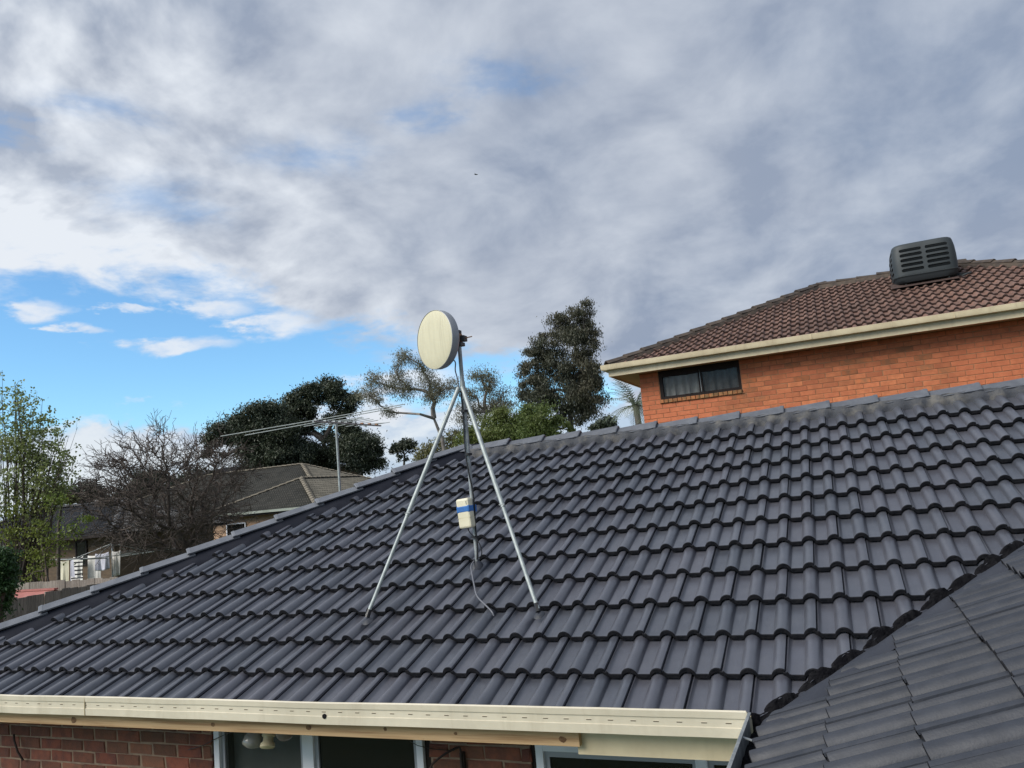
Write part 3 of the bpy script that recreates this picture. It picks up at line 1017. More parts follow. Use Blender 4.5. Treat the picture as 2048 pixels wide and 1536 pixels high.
def thing_part(name, parent, loc):
    """an empty part of a thing that carries sub-parts; gets a small mesh so that it is a part in its own right"""
    b = MB(); x, y, z = loc
    b.box((x - 0.02, y + 0.02, z - 0.015), (x + 0.02, y + 0.04, z - 0.005))
    return b.build(name, MT['white_frame'], parent)


build_near_walls()

# ------------------------------------------------------------------ dish antenna on its tripod
def disc_dish(parent, c, nrm, R, depth):
    n = Vector(nrm).normalized()
    sx = n.cross(Vector((0, 0, 1))).normalized()
    sy = sx.cross(n)
    seg = 56
    def ring(r, d): return [c + n * d + (sx * math.cos(2 * math.pi * k / seg) + sy * math.sin(2 * math.pi * k / seg)) * r for k in range(seg + 1)]
    sh = MB()
    sh.grid([ring(R * 0.975, -0.002), ring(R * 0.985, 0.004), ring(R, 0.002), ring(R * 1.002, -0.006), ring(R * 0.995, -depth * 0.55), ring(R * 0.97, -depth * 0.75), ring(R * 0.84, -depth * 0.95), ring(R * 0.5, -depth * 1.12), ring(0.02, -depth * 1.18)])
    body = sh.build('dish', MT['dish_rim'], parent, RAD(50))
    fc = MB()
    rows = [ring(R * 0.978, 0.0), ring(R * 0.9, 0.006), ring(R * 0.6, 0.012), ring(R * 0.3, 0.015), ring(0.001, 0.016)]
    fc.grid(rows)
    fc.build('face_cover', MT['dish_face'], body, RAD(60))
    return n, sx, sy


def build_dish():
    bx, by = -1.955, 1.418
    top = 4.765
    D = thing('dish_antenna', (bx, by, 3.15), 'round cream dish antenna on galvanised tripod mast standing on the charcoal roof', 'dish antenna')
    m = MB(); m.tube([(bx, by, 3.10), (bx, by, 4.40), (bx, by, top)], 0.0150, 14); m.build('mast', MT['galv_old'], D, RAD(40))
    s = MB(); s.tube([(bx, by, 4.34), (bx, by, 4.47)], 0.0195, 14); s.tube([(bx, by, 4.40), (bx + 0.05, by, 4.40)], 0.006, 6); s.build('collar', MT['galv'], D, RAD(40))
    apex = Vector((bx - 0.012, by, 4.415))
    for foot in (Vector((-2.502, 0.799, 2.90)), Vector((-1.274, 0.818, 2.905))):
        side = (foot - apex).normalized()
        a = apex + Vector((math.copysign(0.016, foot.x - bx) + 0.008, -0.030, 0.01))
        mid = a.lerp(foot, 0.575)
        l = MB()
        l.tube([a, mid + side * 0.02], 0.0158, 12); l.tube([mid - side * 0.01, foot - side * 0.10, foot], [0.0132, 0.0132, 0.013], 12)
        leg = l.build('leg', MT['galv'], D, RAD(40))
        b = MB(); b.tube([mid + Vector((0.021, -0.014, 0)), mid + Vector((-0.019, -0.014, 0))], 0.0045, 6); b.build('bolt', MT['galv_old'], leg)
        f = MB()
        f.tube([foot - side * 0.040, foot + Vector((0, -0.004, -0.014))], [0.0148, 0.017], 8)
        f.build('foot_sleeve', MT['cable_black'], leg, RAD(40))
        p_ = MB(); rr = random.Random(int(foot.x * 100))
        c0 = roof_pt(foot.x + 0.012, foot.y - 0.022, -0.012)
        ring = [[c0 + Vector((math.cos(k * math.pi / 5) * q * rr.uniform(0.8, 1.2), math.sin(k * math.pi / 5) * q * rr.uniform(0.8, 1.2), TP * math.sin(k * math.pi / 5) * q - 0.02 * (q > 0.04) + hh)) for k in range(11)] for q, hh in ((0.040, -0.006), (0.026, 0.004), (0.010, 0.010))]
        for r_ in ring: r_[10] = r_[0]
        p_.grid(ring); p_.build('sealant', MT['tile_matte'], leg, RAD(60))
    # head
    nrm = Vector((-0.43, -0.90, -0.02)).normalized()
    c = Vector((-2.097, 1.30, 4.797))
    n, sx, sy = disc_dish(D, c, nrm, 0.222, 0.088)
    back = c - n * 0.105
    h = MB()
    hub = Vector((bx, by - 0.005, 4.800))
    h.bar(back, hub, 0.05, 0.09); h.build('bracket', MT['copper'], D, bevel=0.006)
    h = MB(); h.box((bx - 0.030, by - 0.034, 4.740), (bx + 0.034, by + 0.034, 4.768)); h.build('clamp', MT['dark_metal'], D, bevel=0.004)
    h = MB(); h.box((bx - 0.018, by - 0.040, 4.835), (bx + 0.020, by + 0.02, 4.862)); h.build('clamp', MT['dark_metal'], D, bevel=0.004)
    h = MB(); h.box((bx - 0.022, by - 0.045, 4.7685), (bx + 0.024, by + 0.02, 4.8345)); h.build('mounting_block', MT['copper'], D, bevel=0.005)
    h = MB(); h.box((bx + 0.0245, by - 0.03, 4.772), (bx + 0.058, by + 0.03, 4.815)); h.build('u_bolt_block', MT['dark_metal'], D, bevel=0.004)
    h = MB(); h.tube([(bx + 0.05, by - 0.008, 4.793), (bx + 0.118, by - 0.016, 4.795)], 0.0042, 8); h.build('threaded_rod', MT['copper'], D)
    # feed cable from the dish to the mast
    k = MB()
    st = c - n * 0.09 + Vector((0.02, 0.0, -0.135))
    k.spline([st, st + Vector((0.045, 0.02, -0.035)), Vector((bx - 0.040, by - 0.02, 4.56)), Vector((bx - 0.026, by - 0.02, 4.48)), Vector((bx - 0.024, by - 0.018, 4.36))], 0.0048, 7)
    k.build('feed_cable', MT['cable_grey'], D, RAD(60))


build_dish()


def build_radio_box():
    bx, by = -1.955, 1.418
    B = thing('junction_box', (bx - 0.04, by - 0.05, 3.40), 'cream plastic box strapped to the antenna mast with a band of blue tape', 'junction box')
    # slightly turned and leaning box
    R = Matrix.Rotation(RAD(-7), 4, 'Z') @ Matrix.Rotation(RAD(-4.0), 4, 'Y')
    o = Vector((bx - 0.030, by - 0.060, 3.507))
    def lump(w, d, h, cz=0.0, seg=0.006):
        b = MB(); b.box((-w / 2, -d / 2, cz - h / 2), (w / 2, d / 2, cz + h / 2))
        b.v = [tuple(o + (R @ Vector(v))) for v in b.v]
        return b
    body = lump(0.108, 0.066, 0.212).build('body', MT['box'], B, bevel=0.014)
    ln = lump(0.1092, 0.0672, 0.002, -0.032); ln.build('seam', MT['lamp_cream'], body)
    lump(0.112, 0.070, 0.056, 0.030).build('tape_band', MT['tape'], B, bevel=0.012)
    t2 = MB(); t2.tube([(bx + 0.002, by, 3.512), (bx + 0.002, by, 3.562)], 0.027, 14)
    t2.build('tape_wrap', MT['tape'], B, RAD(40))
    lg = lump(0.008, 0.002, 0.026, 0.0)
    lg.v = [tuple(Vector(v) + R.to_3x3() @ Vector((0.036, -0.032, 0.072))) for v in lg.v]
    lg.build('label_mark', MT['galv'], body)


build_radio_box()


def build_cables():
    bx, by = -1.955, 1.418
    k = MB()
    y0 = by - 0.024
    k.spline([(bx - 0.008, y0, 4.40), (bx - 0.004, y0, 4.20), (bx - 0.010, y0, 3.95), (bx + 0.004, y0 - 0.004, 3.80), (bx + 0.020, y0, 3.68), (bx + 0.026, y0, 3.55), (bx + 0.020, y0, 3.38), (bx + 0.024, y0, 3.27), (bx + 0.014, y0 - 0.004, 3.17)], 0.0058, 8)
    o = k.build('black_cable', MT['cable_black'], None, RAD(60), loc=(bx, by, 3.15)); tag(o, 'black cable taped down the length of the antenna mast', 'cable')
    k = MB()
    k.spline([(bx - 0.02, by - 0.07, 3.41), (bx - 0.012, by - 0.06, 3.37), (bx + 0.012, by - 0.05, 3.34), (bx + 0.045, by - 0.05, 3.30), (bx + 0.066, by - 0.05, 3.245), (bx + 0.06, by - 0.05, 3.20), (bx + 0.03, by - 0.04, 3.185)], 0.0038, 7)
    o = k.build('loop_cable', MT['cable_black'], None, RAD(60), loc=(bx, by, 3.18)); tag(o, 'thin black cable looping from the cream box beside the mast foot', 'cable')
    pts = []
    for x, y, n in ((bx - 0.012, 1.400, 0.02), (bx - 0.004, 1.33, 0.022), (-1.905, 1.225, 0.014), (-1.835, 1.10, 0.0), (-1.788, 1.02, 0.004), (-1.738, 0.955, 0.008), (-1.668, 0.895, 0.0), (-1.60, 0.835, -0.008), (-1.583, 0.82, -0.030)):
        pts.append(roof_pt(x, y, n))
    k = MB(); k.spline(pts, 0.0052, 8)
    o = k.build('grey_cable', MT['cable_grey'], None, RAD(60), loc=pts[0]); tag(o, 'grey cable running down the tiles from the mast foot', 'cable')
    b = MB(); rr = random.Random(3)
    c0 = roof_pt(-1.955, 1.405, 0.0)
    ring = [[c0 + Vector((math.cos(k * math.pi / 5) * q * rr.uniform(0.8, 1.2), math.sin(k * math.pi / 5) * q, TP * math.sin(k * math.pi / 5) * q + hh)) for k in range(11)] for q, hh in ((0.050, -0.03), (0.038, -0.008), (0.026, 0.004), (0.018, 0.02))]
    for r_ in ring: r_[10] = r_[0]
    b.grid(ring)
    dd = bpy.data.objects['dish_antenna']
    b.build('mast_flashing', MT['tile_matte'], dd, RAD(60))
    for i, z in enumerate((4.25, 3.93, 3.33)):
        t = MB(); t.tube([(bx + 0.004, by - 0.006, z - 0.008), (bx + 0.004, by - 0.006, z + 0.008)], 0.0285, 12)
        t.build('tape_wrap', MT['cable_black'], dd, RAD(40))


build_cables()


# ------------------------------------------------------------------ television antenna on the far side of the roof
def build_tv():
    px, py = -5.70, 5.06
    zt = 4.76
    A = thing('television_antenna', (px, py, 2.95), 'old television antenna with long thin rods on a pole behind the hip', 'antenna')
    m = MB(); m.tube([(px, py, 2.85), (px, py, zt)], 0.0175, 10); m.build('mast', MT['galv'], A, RAD(40))
    baz = RAD(-8.0)
    bd = Vector((math.sin(baz), math.cos(baz), 0)); ed = Vector((math.cos(baz), -math.sin(baz), 0))
    o = Vector((px, py, zt + 0.01))
    bd2 = (bd + Vector((0, 0, 0.03))).normalized(); b = MB(); b.bar(o - bd2 * 0.62, o + bd2 * 1.45, 0.022, 0.022); b.build('boom', MT['galv_old'], A)
    els = [(-0.55, 1.42, 1.25, 0.006), (-0.30, 1.22, 1.10, 0.006), (-0.05, 0.46, 0.42, 0.0055), (0.12, 0.40, 0.36, 0.0055), (0.30, 0.38, 0.36, 0.0055), (0.55, 0.30, 0.30, 0.005), (0.80, 0.26, 0.26, 0.005), (1.05, 0.24, 0.24, 0.005), (1.30, 0.22, 0.22, 0.005)]
    rr = random.Random(2)
    for d, l, r_, rad in els:
        e = MB(); c = o + bd2 * d + Vector((0, 0, 0.018)); tl = Vector((0, 0, 0.055))
        e.tube([c - (ed + tl) * l + Vector((0, 0, rr.gauss(0, 0.008))), c, c + (ed + tl) * r_ + Vector((0, 0, rr.gauss(0, 0.008)))], rad, 6)
        e.build('rod', MT['galv'], A)
        k = MB(); k.box(tuple(c - Vector((0.022, 0.014, 0.012))), tuple(c + Vector((0.022, 0.014, 0.010)))); k.build('rod_clip', MT['copper'] if d > 0.7 else MT['galv_old'], A)


build_tv()


# ------------------------------------------------------------------ small things under the eave
def build_eave_bits():
    # twin security lamp hanging below the batten
    x, y = -2.93, 0.20
    L = thing('security_light', (x, y, 2.30), 'cream twin security light hanging under the eave above the left pane', 'light')
    b = MB(); b.box((x - 0.03, y - 0.03, 2.35), (x + 0.13, y + 0.03, 2.40)); b.build('base', MT['lamp_cream'], L, bevel=0.006)
    def bulb(name, c, d, pr_, mat):
        d = Vector(d).normalized(); sx = d.cross(Vector((0.1, 1, 0.1))).normalized(); sy = sx.cross(d)
        k = MB(); rows = []
        for t_, r_ in pr_:
            rows.append([Vector(c) + d * t_ + (sx * math.cos(a * math.pi / 8) + sy * math.sin(a * math.pi / 8)) * r_ for a in range(17)])
        k.grid(rows); return k.build(name, mat, L, RAD(50))
    bulb('lamp', (x + 0.0, y - 0.02, 2.355), (-0.15, -0.45, -1), ((0, 0.02), (0.02, 0.032), (0.05, 0.05), (0.09, 0.056), (0.105, 0.05), (0.118, 0.02), (0.12, 0.001)), MT['lamp_glass'])
    bulb('lamp', (x + 0.10, y - 0.02, 2.355), (0.15, -0.45, -1), ((0, 0.02), (0.012, 0.036), (0.045, 0.04), (0.05, 0.03), (0.075, 0.03), (0.085, 0.042), (0.105, 0.045), (0.112, 0.036), (0.115, 0.001)), MT['lamp_cream'])
    # smoke-grey globe further along
    g = MB(); rows = []
    c = Vector((-2.70, 0.16, 2.345))
    for i in range(9):
        a = math.pi * (0.08 + 0.92 * i / 8)
        rows.append([c + Vector((0.055 * math.sin(a) * math.cos(b_ * math.pi / 9), 0.055 * math.sin(a) * math.sin(b_ * math.pi / 9), 0.055 * math.cos(a))) for b_ in range(19)])
    g.grid(rows)
    tag(g.build('globe_lamp', material('smoky_globe', (0.16, 0.13, 0.12), (0.2, 0.17, 0.16), 6.0, 0.25), None, RAD(60), loc=c), 'round smoky glass lamp globe under the eave by the white mullion', 'lamp')
    # iron hanging bracket on the brick pier
    y0 = WY - 0.03
    k = MB()
    k.spline([(-1.795, y0 - 0.10, 2.14), (-1.78, y0 - 0.10, 2.165), (-1.72, y0 - 0.07, 2.205), (-1.665, y0 - 0.02, 2.225), (-1.655, y0, 2.20), (-1.655, y0, 2.05), (-1.655, y0, 1.86)], 0.0065, 7)
    ring = [(-1.797 + 0.016 * math.cos(a), y0 - 0.10, 2.108 + 0.034 * math.sin(a)) for a in np.linspace(math.pi / 2, math.pi * 2.5, 15)]
    k.tube(ring, 0.005, 6)
    k.box((-1.668, y0 + 0.006, 1.88), (-1.642, y0 + 0.032, 2.19))
    tag(k.build('plant_hook', MT['iron'], None, RAD(60), loc=(-1.66, WY, 1.9)), 'rusty iron hanging hook fixed to the brick pier between the windows', 'hook')
    k = MB()
    k.tube([(-5.45, WY - 0.02, 2.16), (-5.40, WY - 0.05, 2.13), (-5.37, WY - 0.045, 2.05), (-5.345, WY - 0.02, 1.98)], 0.008, 6)
    tag(k.build('iron_strap', MT['iron'], None, RAD(60), loc=(-5.4, WY, 2.0)), 'short dark iron strap hanging on the brick wall at lower left', 'strap')
    k = MB()
    k.tube([(-1.985, 0.39, 2.243), (-1.93, 0.385, 2.222), (-1.83, 0.39, 2.205), (-1.70, 0.40, 2.198)], 0.0022, 5)
    tag(k.build('pier_wire', MT['cable_black'], None, None, loc=(-1.9, 0.39, 2.2)), 'thin wire from the window frame to the hook on the pier', 'wire')
    k = MB()
    k.tube([(-3.29, 0.36, 2.262), (-3.38, 0.385, 2.235), (-3.50, 0.40, 2.19), (-3.58, 0.405, 2.155), (-3.72, 0.405, 2.12)], 0.0026, 5)
    tag(k.build('wall_wire', MT['cable_black'], None, None, loc=(-3.5, 0.4, 2.1)), 'thin dark wire drooping across the left edge of the window', 'wire')


build_eave_bits()


# ------------------------------------------------------------------ the orange brick house behind
def build_brick_house():
    r = random.Random(31)
    W = 10.40
    X0, X1 = -2.70, 6.2
    H = thing('brick_house', (1.8, 13.0, 0.3), 'two-storey orange brick house with brown tile roof behind the charcoal roof', 'house')
    core = MB()
    wx0, wx1, wz0, wz1 = -2.345, -0.895, 5.035, 5.62
    core.box((X0, W + 0.006, 0.2), (wx0, W + 0.11, 5.62)); core.box((wx1, W + 0.006, 0.2), (X1, W + 0.11, 5.62))
    core.box((wx0, W + 0.006, 0.2), (wx1, W + 0.11, wz0 - 0.02))
    core.box((X0, W + 0.11, 0.2), (X0 + 0.11, 17.0, 5.62)); core.box((X1 - 0.11, W + 0.11, 0.2), (X1, 17.0, 5.62)); core.box((X0 + 0.11, 16.9, 0.2), (X1 - 0.11, 17.0, 5.62))
    wall = core.build('wall', MT['omortar'], H)
    def spans(z):
        if z < 4.965: return ((X0, X1),)
        return ((X0, wx0 - 0.012), (wx1 + 0.012, X1))
    def pick(x, z, r_):
        if (abs(x - wx1) < 0.16 or abs(x - wx0) < 0.16) and r_.random() < 0.45: return MT['obrick_mottle']
        return MT['obrick_mottle'] if r_.random() < 0.07 else MT['obrick']
    z0 = 4.965 - 12 * 0.086
    n = brick_wall(wall, spans, z0, 20, W, MT['obrick'], r, 300, 0.0015, ch=0.004, pick=pick)
    print('house bricks', n)
    # the part of the wall below that, hidden behind the ridge
    lw = MB(); lw.box((X0 - 0.001, W + 0.001, 0.2), (X1, W + 0.006, z0 - 0.012)); lw.build('lower_wall', MT['obrick'], H)
    # sill of bricks on edge
    sl = MB(); sl.box((wx0 - 0.02, W - 0.012, 4.966), (wx1 + 0.02, W + 0.1, 4.975)); sill = sl.build('sill', MT['omortar'], H)
    sb = [brick_unit('sill_brick', 0.072, 0.062, 0.09, MT['sillbrick'], 0.004, 0.002, r) for _ in range(3)]
    x = wx0 + 0.018
    while x < wx1 + 0.01:
        put('brick', sb[r.randrange(3)], sill, (x, W - 0.032 + r.gauss(0, 0.002), 5.004 + r.gauss(0, 0.001))); x += 0.0815
    # window
    wn = MB()
    fy = W + 0.012
    for a, b, c, d in ((wx0, wx0 + 0.06, wz0, wz1), (wx1 - 0.05, wx1, wz0, wz1), (wx0 + 0.06, wx1 - 0.05, wz0, wz0 + 0.055), (wx0 + 0.06, wx1 - 0.05, wz1 - 0.17, wz1)):
        wn.box((a, fy, c), (b, fy + 0.07, d))
    xm = -1.60
    wn.box((xm - 0.035, fy + 0.004, wz0 + 0.055), (xm + 0.035, fy + 0.06, wz1 - 0.10))
    win = wn.build('window', MT['brown_frame'], H)
    sh = MB(); sh.box((xm - 0.004, fy + 0.0, wz0 + 0.06), (xm + 0.004, fy + 0.004, wz1 - 0.12)); sh.build('sash_line', MT['galv_old'], win)
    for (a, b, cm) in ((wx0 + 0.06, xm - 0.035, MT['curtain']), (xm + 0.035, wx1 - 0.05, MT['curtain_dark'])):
        p_ = MB(); p_.box((a, fy + 0.035, wz0 + 0.055), (b, fy + 0.040, wz1 - 0.10)); p_.build('pane', MT['pane_mid'], win)
        c_ = MB(); rows = []
        for z in (wz0, wz1):
            rows.append([(x_, fy + 0.075 + 0.014 * math.sin(x_ * 46) + 0.01 * math.sin(x_ * 17), z) for x_ in np.linspace(a, b, 40)])
        c_.grid(rows); c_.build('curtain', cm, win, RAD(60))
        for f_ in (0.28, 0.68):
            k = MB(); xx = a + (b - a) * f_; k.box((xx, fy + 0.043, wz0 + 0.05), (xx + 0.03, fy + 0.047, wz1 - 0.18)); k.build('blind_strip', cm, win)
    v = MB(); v.box((wx0 - 0.2, fy + 0.5, wz0 - 0.2), (wx1 + 0.2, fy + 0.52, 5.62)); v.build('room_shade', MT['dark_void'], win)
    # eave: gutter, fascia, soffit
    GY, GX = 9.90, -3.27
    GX1 = 2 * 1.80 - GX
    g = MB()
    pf = [(GY, 5.665), (GY - 0.012, 5.70), (GY - 0.012, 5.735), (GY - 0.016, 5.752), (GY - 0.004, 5.758), (GY + 0.004, 5.75), (GY + 0.004, 5.69), (GY + 0.10, 5.69), (GY + 0.10, 5.66)]
    g.extrude(pf, GX, GX1)
    gu = g.build('gutter', MT['cream_dirty'], H, RAD(30))
    for xj in (0.35, 2.45):
        j = MB(); j.box((xj, GY - 0.0185, 5.668), (xj + 0.012, GY + 0.002, 5.754)); j.build('joint_strip', MT['cream_dirty'], gu)
    s = MB()
    pl = [(GX - 0.0, 5.665), (GX - 0.012, 5.70), (GX - 0.012, 5.735), (GX - 0.016, 5.752), (GX - 0.004, 5.758), (GX + 0.004, 5.75), (GX + 0.004, 5.69), (GX + 0.10, 5.69), (GX + 0.10, 5.66)]
    n_ = len(pl)
    s.add([(x_, GY + 0.001, z_) for x_, z_ in pl] + [(x_, 17.5, z_) for x_, z_ in pl], [(i, (i + 1) % n_, n_ + (i + 1) % n_, n_ + i) for i in range(n_)] + [tuple(range(n_)), tuple(reversed(range(n_, 2 * n_)))])
    s.build('side_gutter', MT['cream_dirty'], H)
    f = MB(); f.box((GX + 0.10, GY + 0.10, 5.545), (GX1 - 0.1, GY + 0.122, 5.70)); fo = f.build('fascia_board', MT['cream_dirty'], H)
    j = MB(); j.box((0.33, GY + 0.097, 5.546), (0.345, GY + 0.0995, 5.664)); j.build('joint_strip', MT['cream_dirty'], fo)
    f = MB(); f.box((GX + 0.10, GY + 0.1225, 5.545), (GX + 0.122, 17.4, 5.70)); f.build('side_fascia_board', MT['cream_dirty'], H)
    so = MB(); so.box((GX + 0.1225, GY + 0.1225, 5.568), (GX1 - 0.1, W + 0.0055, 5.578)); so.box((GX + 0.1225, W + 0.006, 5.568), (X0 - 0.002, 17.3, 5.578)); so.build('soffit', MT['soffit'], H)
    # roof
    zE = 5.765; yE = 9.955; xE = -3.215
    RYH = 13.72
    UD, VD, ND = Vector((1, 0, 0)), Vector((0, CP, SP)), Vector((0, -SP, CP))
    zz = lambda y_: zE + TP * (y_ - yE) - 0.09
    xr0 = xE + (RYH - yE); xr1 = 3.0
    xR = xr1 + (RYH - yE)
    dk = MB()
    yB = 2 * RYH - yE
    dk.add([(xE, yE, zz(yE)), (xR, yE, zz(yE)), (xr1, RYH, zz(RYH)), (xr0, RYH, zz(RYH))], [(0, 1, 2, 3)])
    dk.add([(xE, yE, zz(yE)), (xr0, RYH, zz(RYH)), (xE, yB, zz(yE))], [(0, 1, 2)])
    dk.add([(xR, yE, zz(yE)), (xr1, RYH, zz(RYH)), (xR, yB, zz(yE))], [(0, 1, 2)])
    dk.add([(xE, yB, zz(yE)), (xR, yB, zz(yE)), (xr1, RYH, zz(RYH)), (xr0, RYH, zz(RYH))], [(0, 1, 2, 3)])
    roof = dk.build('roof', MT['btile_edge'], H)
    tm = tile_mesh('brown_roof_tile', [MT['btile'], MT['btile_edge']], fine=False)
    vmax = (RYH - yE) / CP - 0.03
    cuts = [(-1, CP, -xE * 1.0 + 0.0 - 0.03 - 0.0), (0, 1, vmax), (1, CP, xR - 0.02)]
    n = tiled_plane(roof, (0, yE, zE), UD, VD, ND, 0.330, range(0, 13), (-22, 48), cuts, tm, 0, r, budget=295, jit=2.2)
    print('house tiles', n)
    cm = cap_mesh('brown_cap', MT['bcap'], length=0.46, half=0.115, fall=0.062, round_top=0.03)
    yd = Vector((1, 1, TP)).normalized(); xd = Vector((1, -1, 0)).normalized(); zd = xd.cross(yd).normalized(); q = frame_quat(xd, yd, zd)
    x = xE + 0.03
    while x < xr0 - 0.05:
        put('hip_cap', cm, roof, Vector((x, yE + (x - xE), zE + TP * (x - xE))) + zd * (0.062 + r.gauss(0, 0.003)), q @ Matrix.Rotation(r.gauss(0, 0.02), 3, 'Y').to_quaternion()); x += 0.277
    yd = Vector((-1, 1, TP)).normalized(); xd = Vector((1, 1, 0)).normalized(); zd = xd.cross(yd).normalized(); q = frame_quat(xd, yd, zd)
    x = xR - 0.03
    while x > xr1 + 0.05:
        put('hip_cap', cm, roof, Vector((x, yE + (xR - x), zE + TP * (xR - x))) + zd * (0.062 + r.gauss(0, 0.003)), q @ Matrix.Rotation(r.gauss(0, 0.02), 3, 'Y').to_quaternion()); x -= 0.277
    q = frame_quat(Vector((0, -1, 0)), Vector((1, 0, 0)), Vector((0, 0, 1)))
    x = xr0
    while x < xr1:
        put('ridge_cap', cm, roof, Vector((x, RYH, zz(RYH) + 0.140 + r.gauss(0, 0.004))), q); x += 0.39
    rb = MB(); rows = []
    for t_, n_ in ((0.07, 0.035), (0.13, 0.0), (0.17, -0.05)):
        rows.append([Vector((x_, RYH - t_ - SP * n_, zE + TP * (RYH - t_ - yE) + CP * n_)) for x_ in np.linspace(xr0, xr1, 60)])
    rb.grid(rows); rb.build('ridge_bedding', MT['bcap'], roof, RAD(60))
    hb = MB(); rows = []
    for t_, n_ in ((0.09, 0.02), (0.13, -0.01), (0.16, -0.06)):
        rows.append([Vector((x_ + t_ * 0.7071, yE + (x_ - xE) - t_ * 0.7071 - SP * n_, zE + TP * (x_ - xE - t_ * 0.7071) + CP * n_)) for x_ in np.linspace(xE + 0.05, xr0, 90)])
    hb.grid(rows); hb.build('hip_bedding', MT['bcap'], roof, RAD(60))
    hb = MB(); rows = []
    for t_, n_ in ((0.09, 0.02), (0.13, -0.01), (0.16, -0.06)):
        rows.append([Vector((x_ - t_ * 0.7071, yE + (xR - x_) - t_ * 0.7071 - SP * n_, zE + TP * (xR - x_ - t_ * 0.7071) + CP * n_)) for x_ in np.linspace(xr1, xR - 0.05, 90)])
    hb.grid(rows); hb.build('hip_bedding', MT['bcap'], roof, RAD(60))
    return zE, yE


HZE, HYE = build_brick_house()


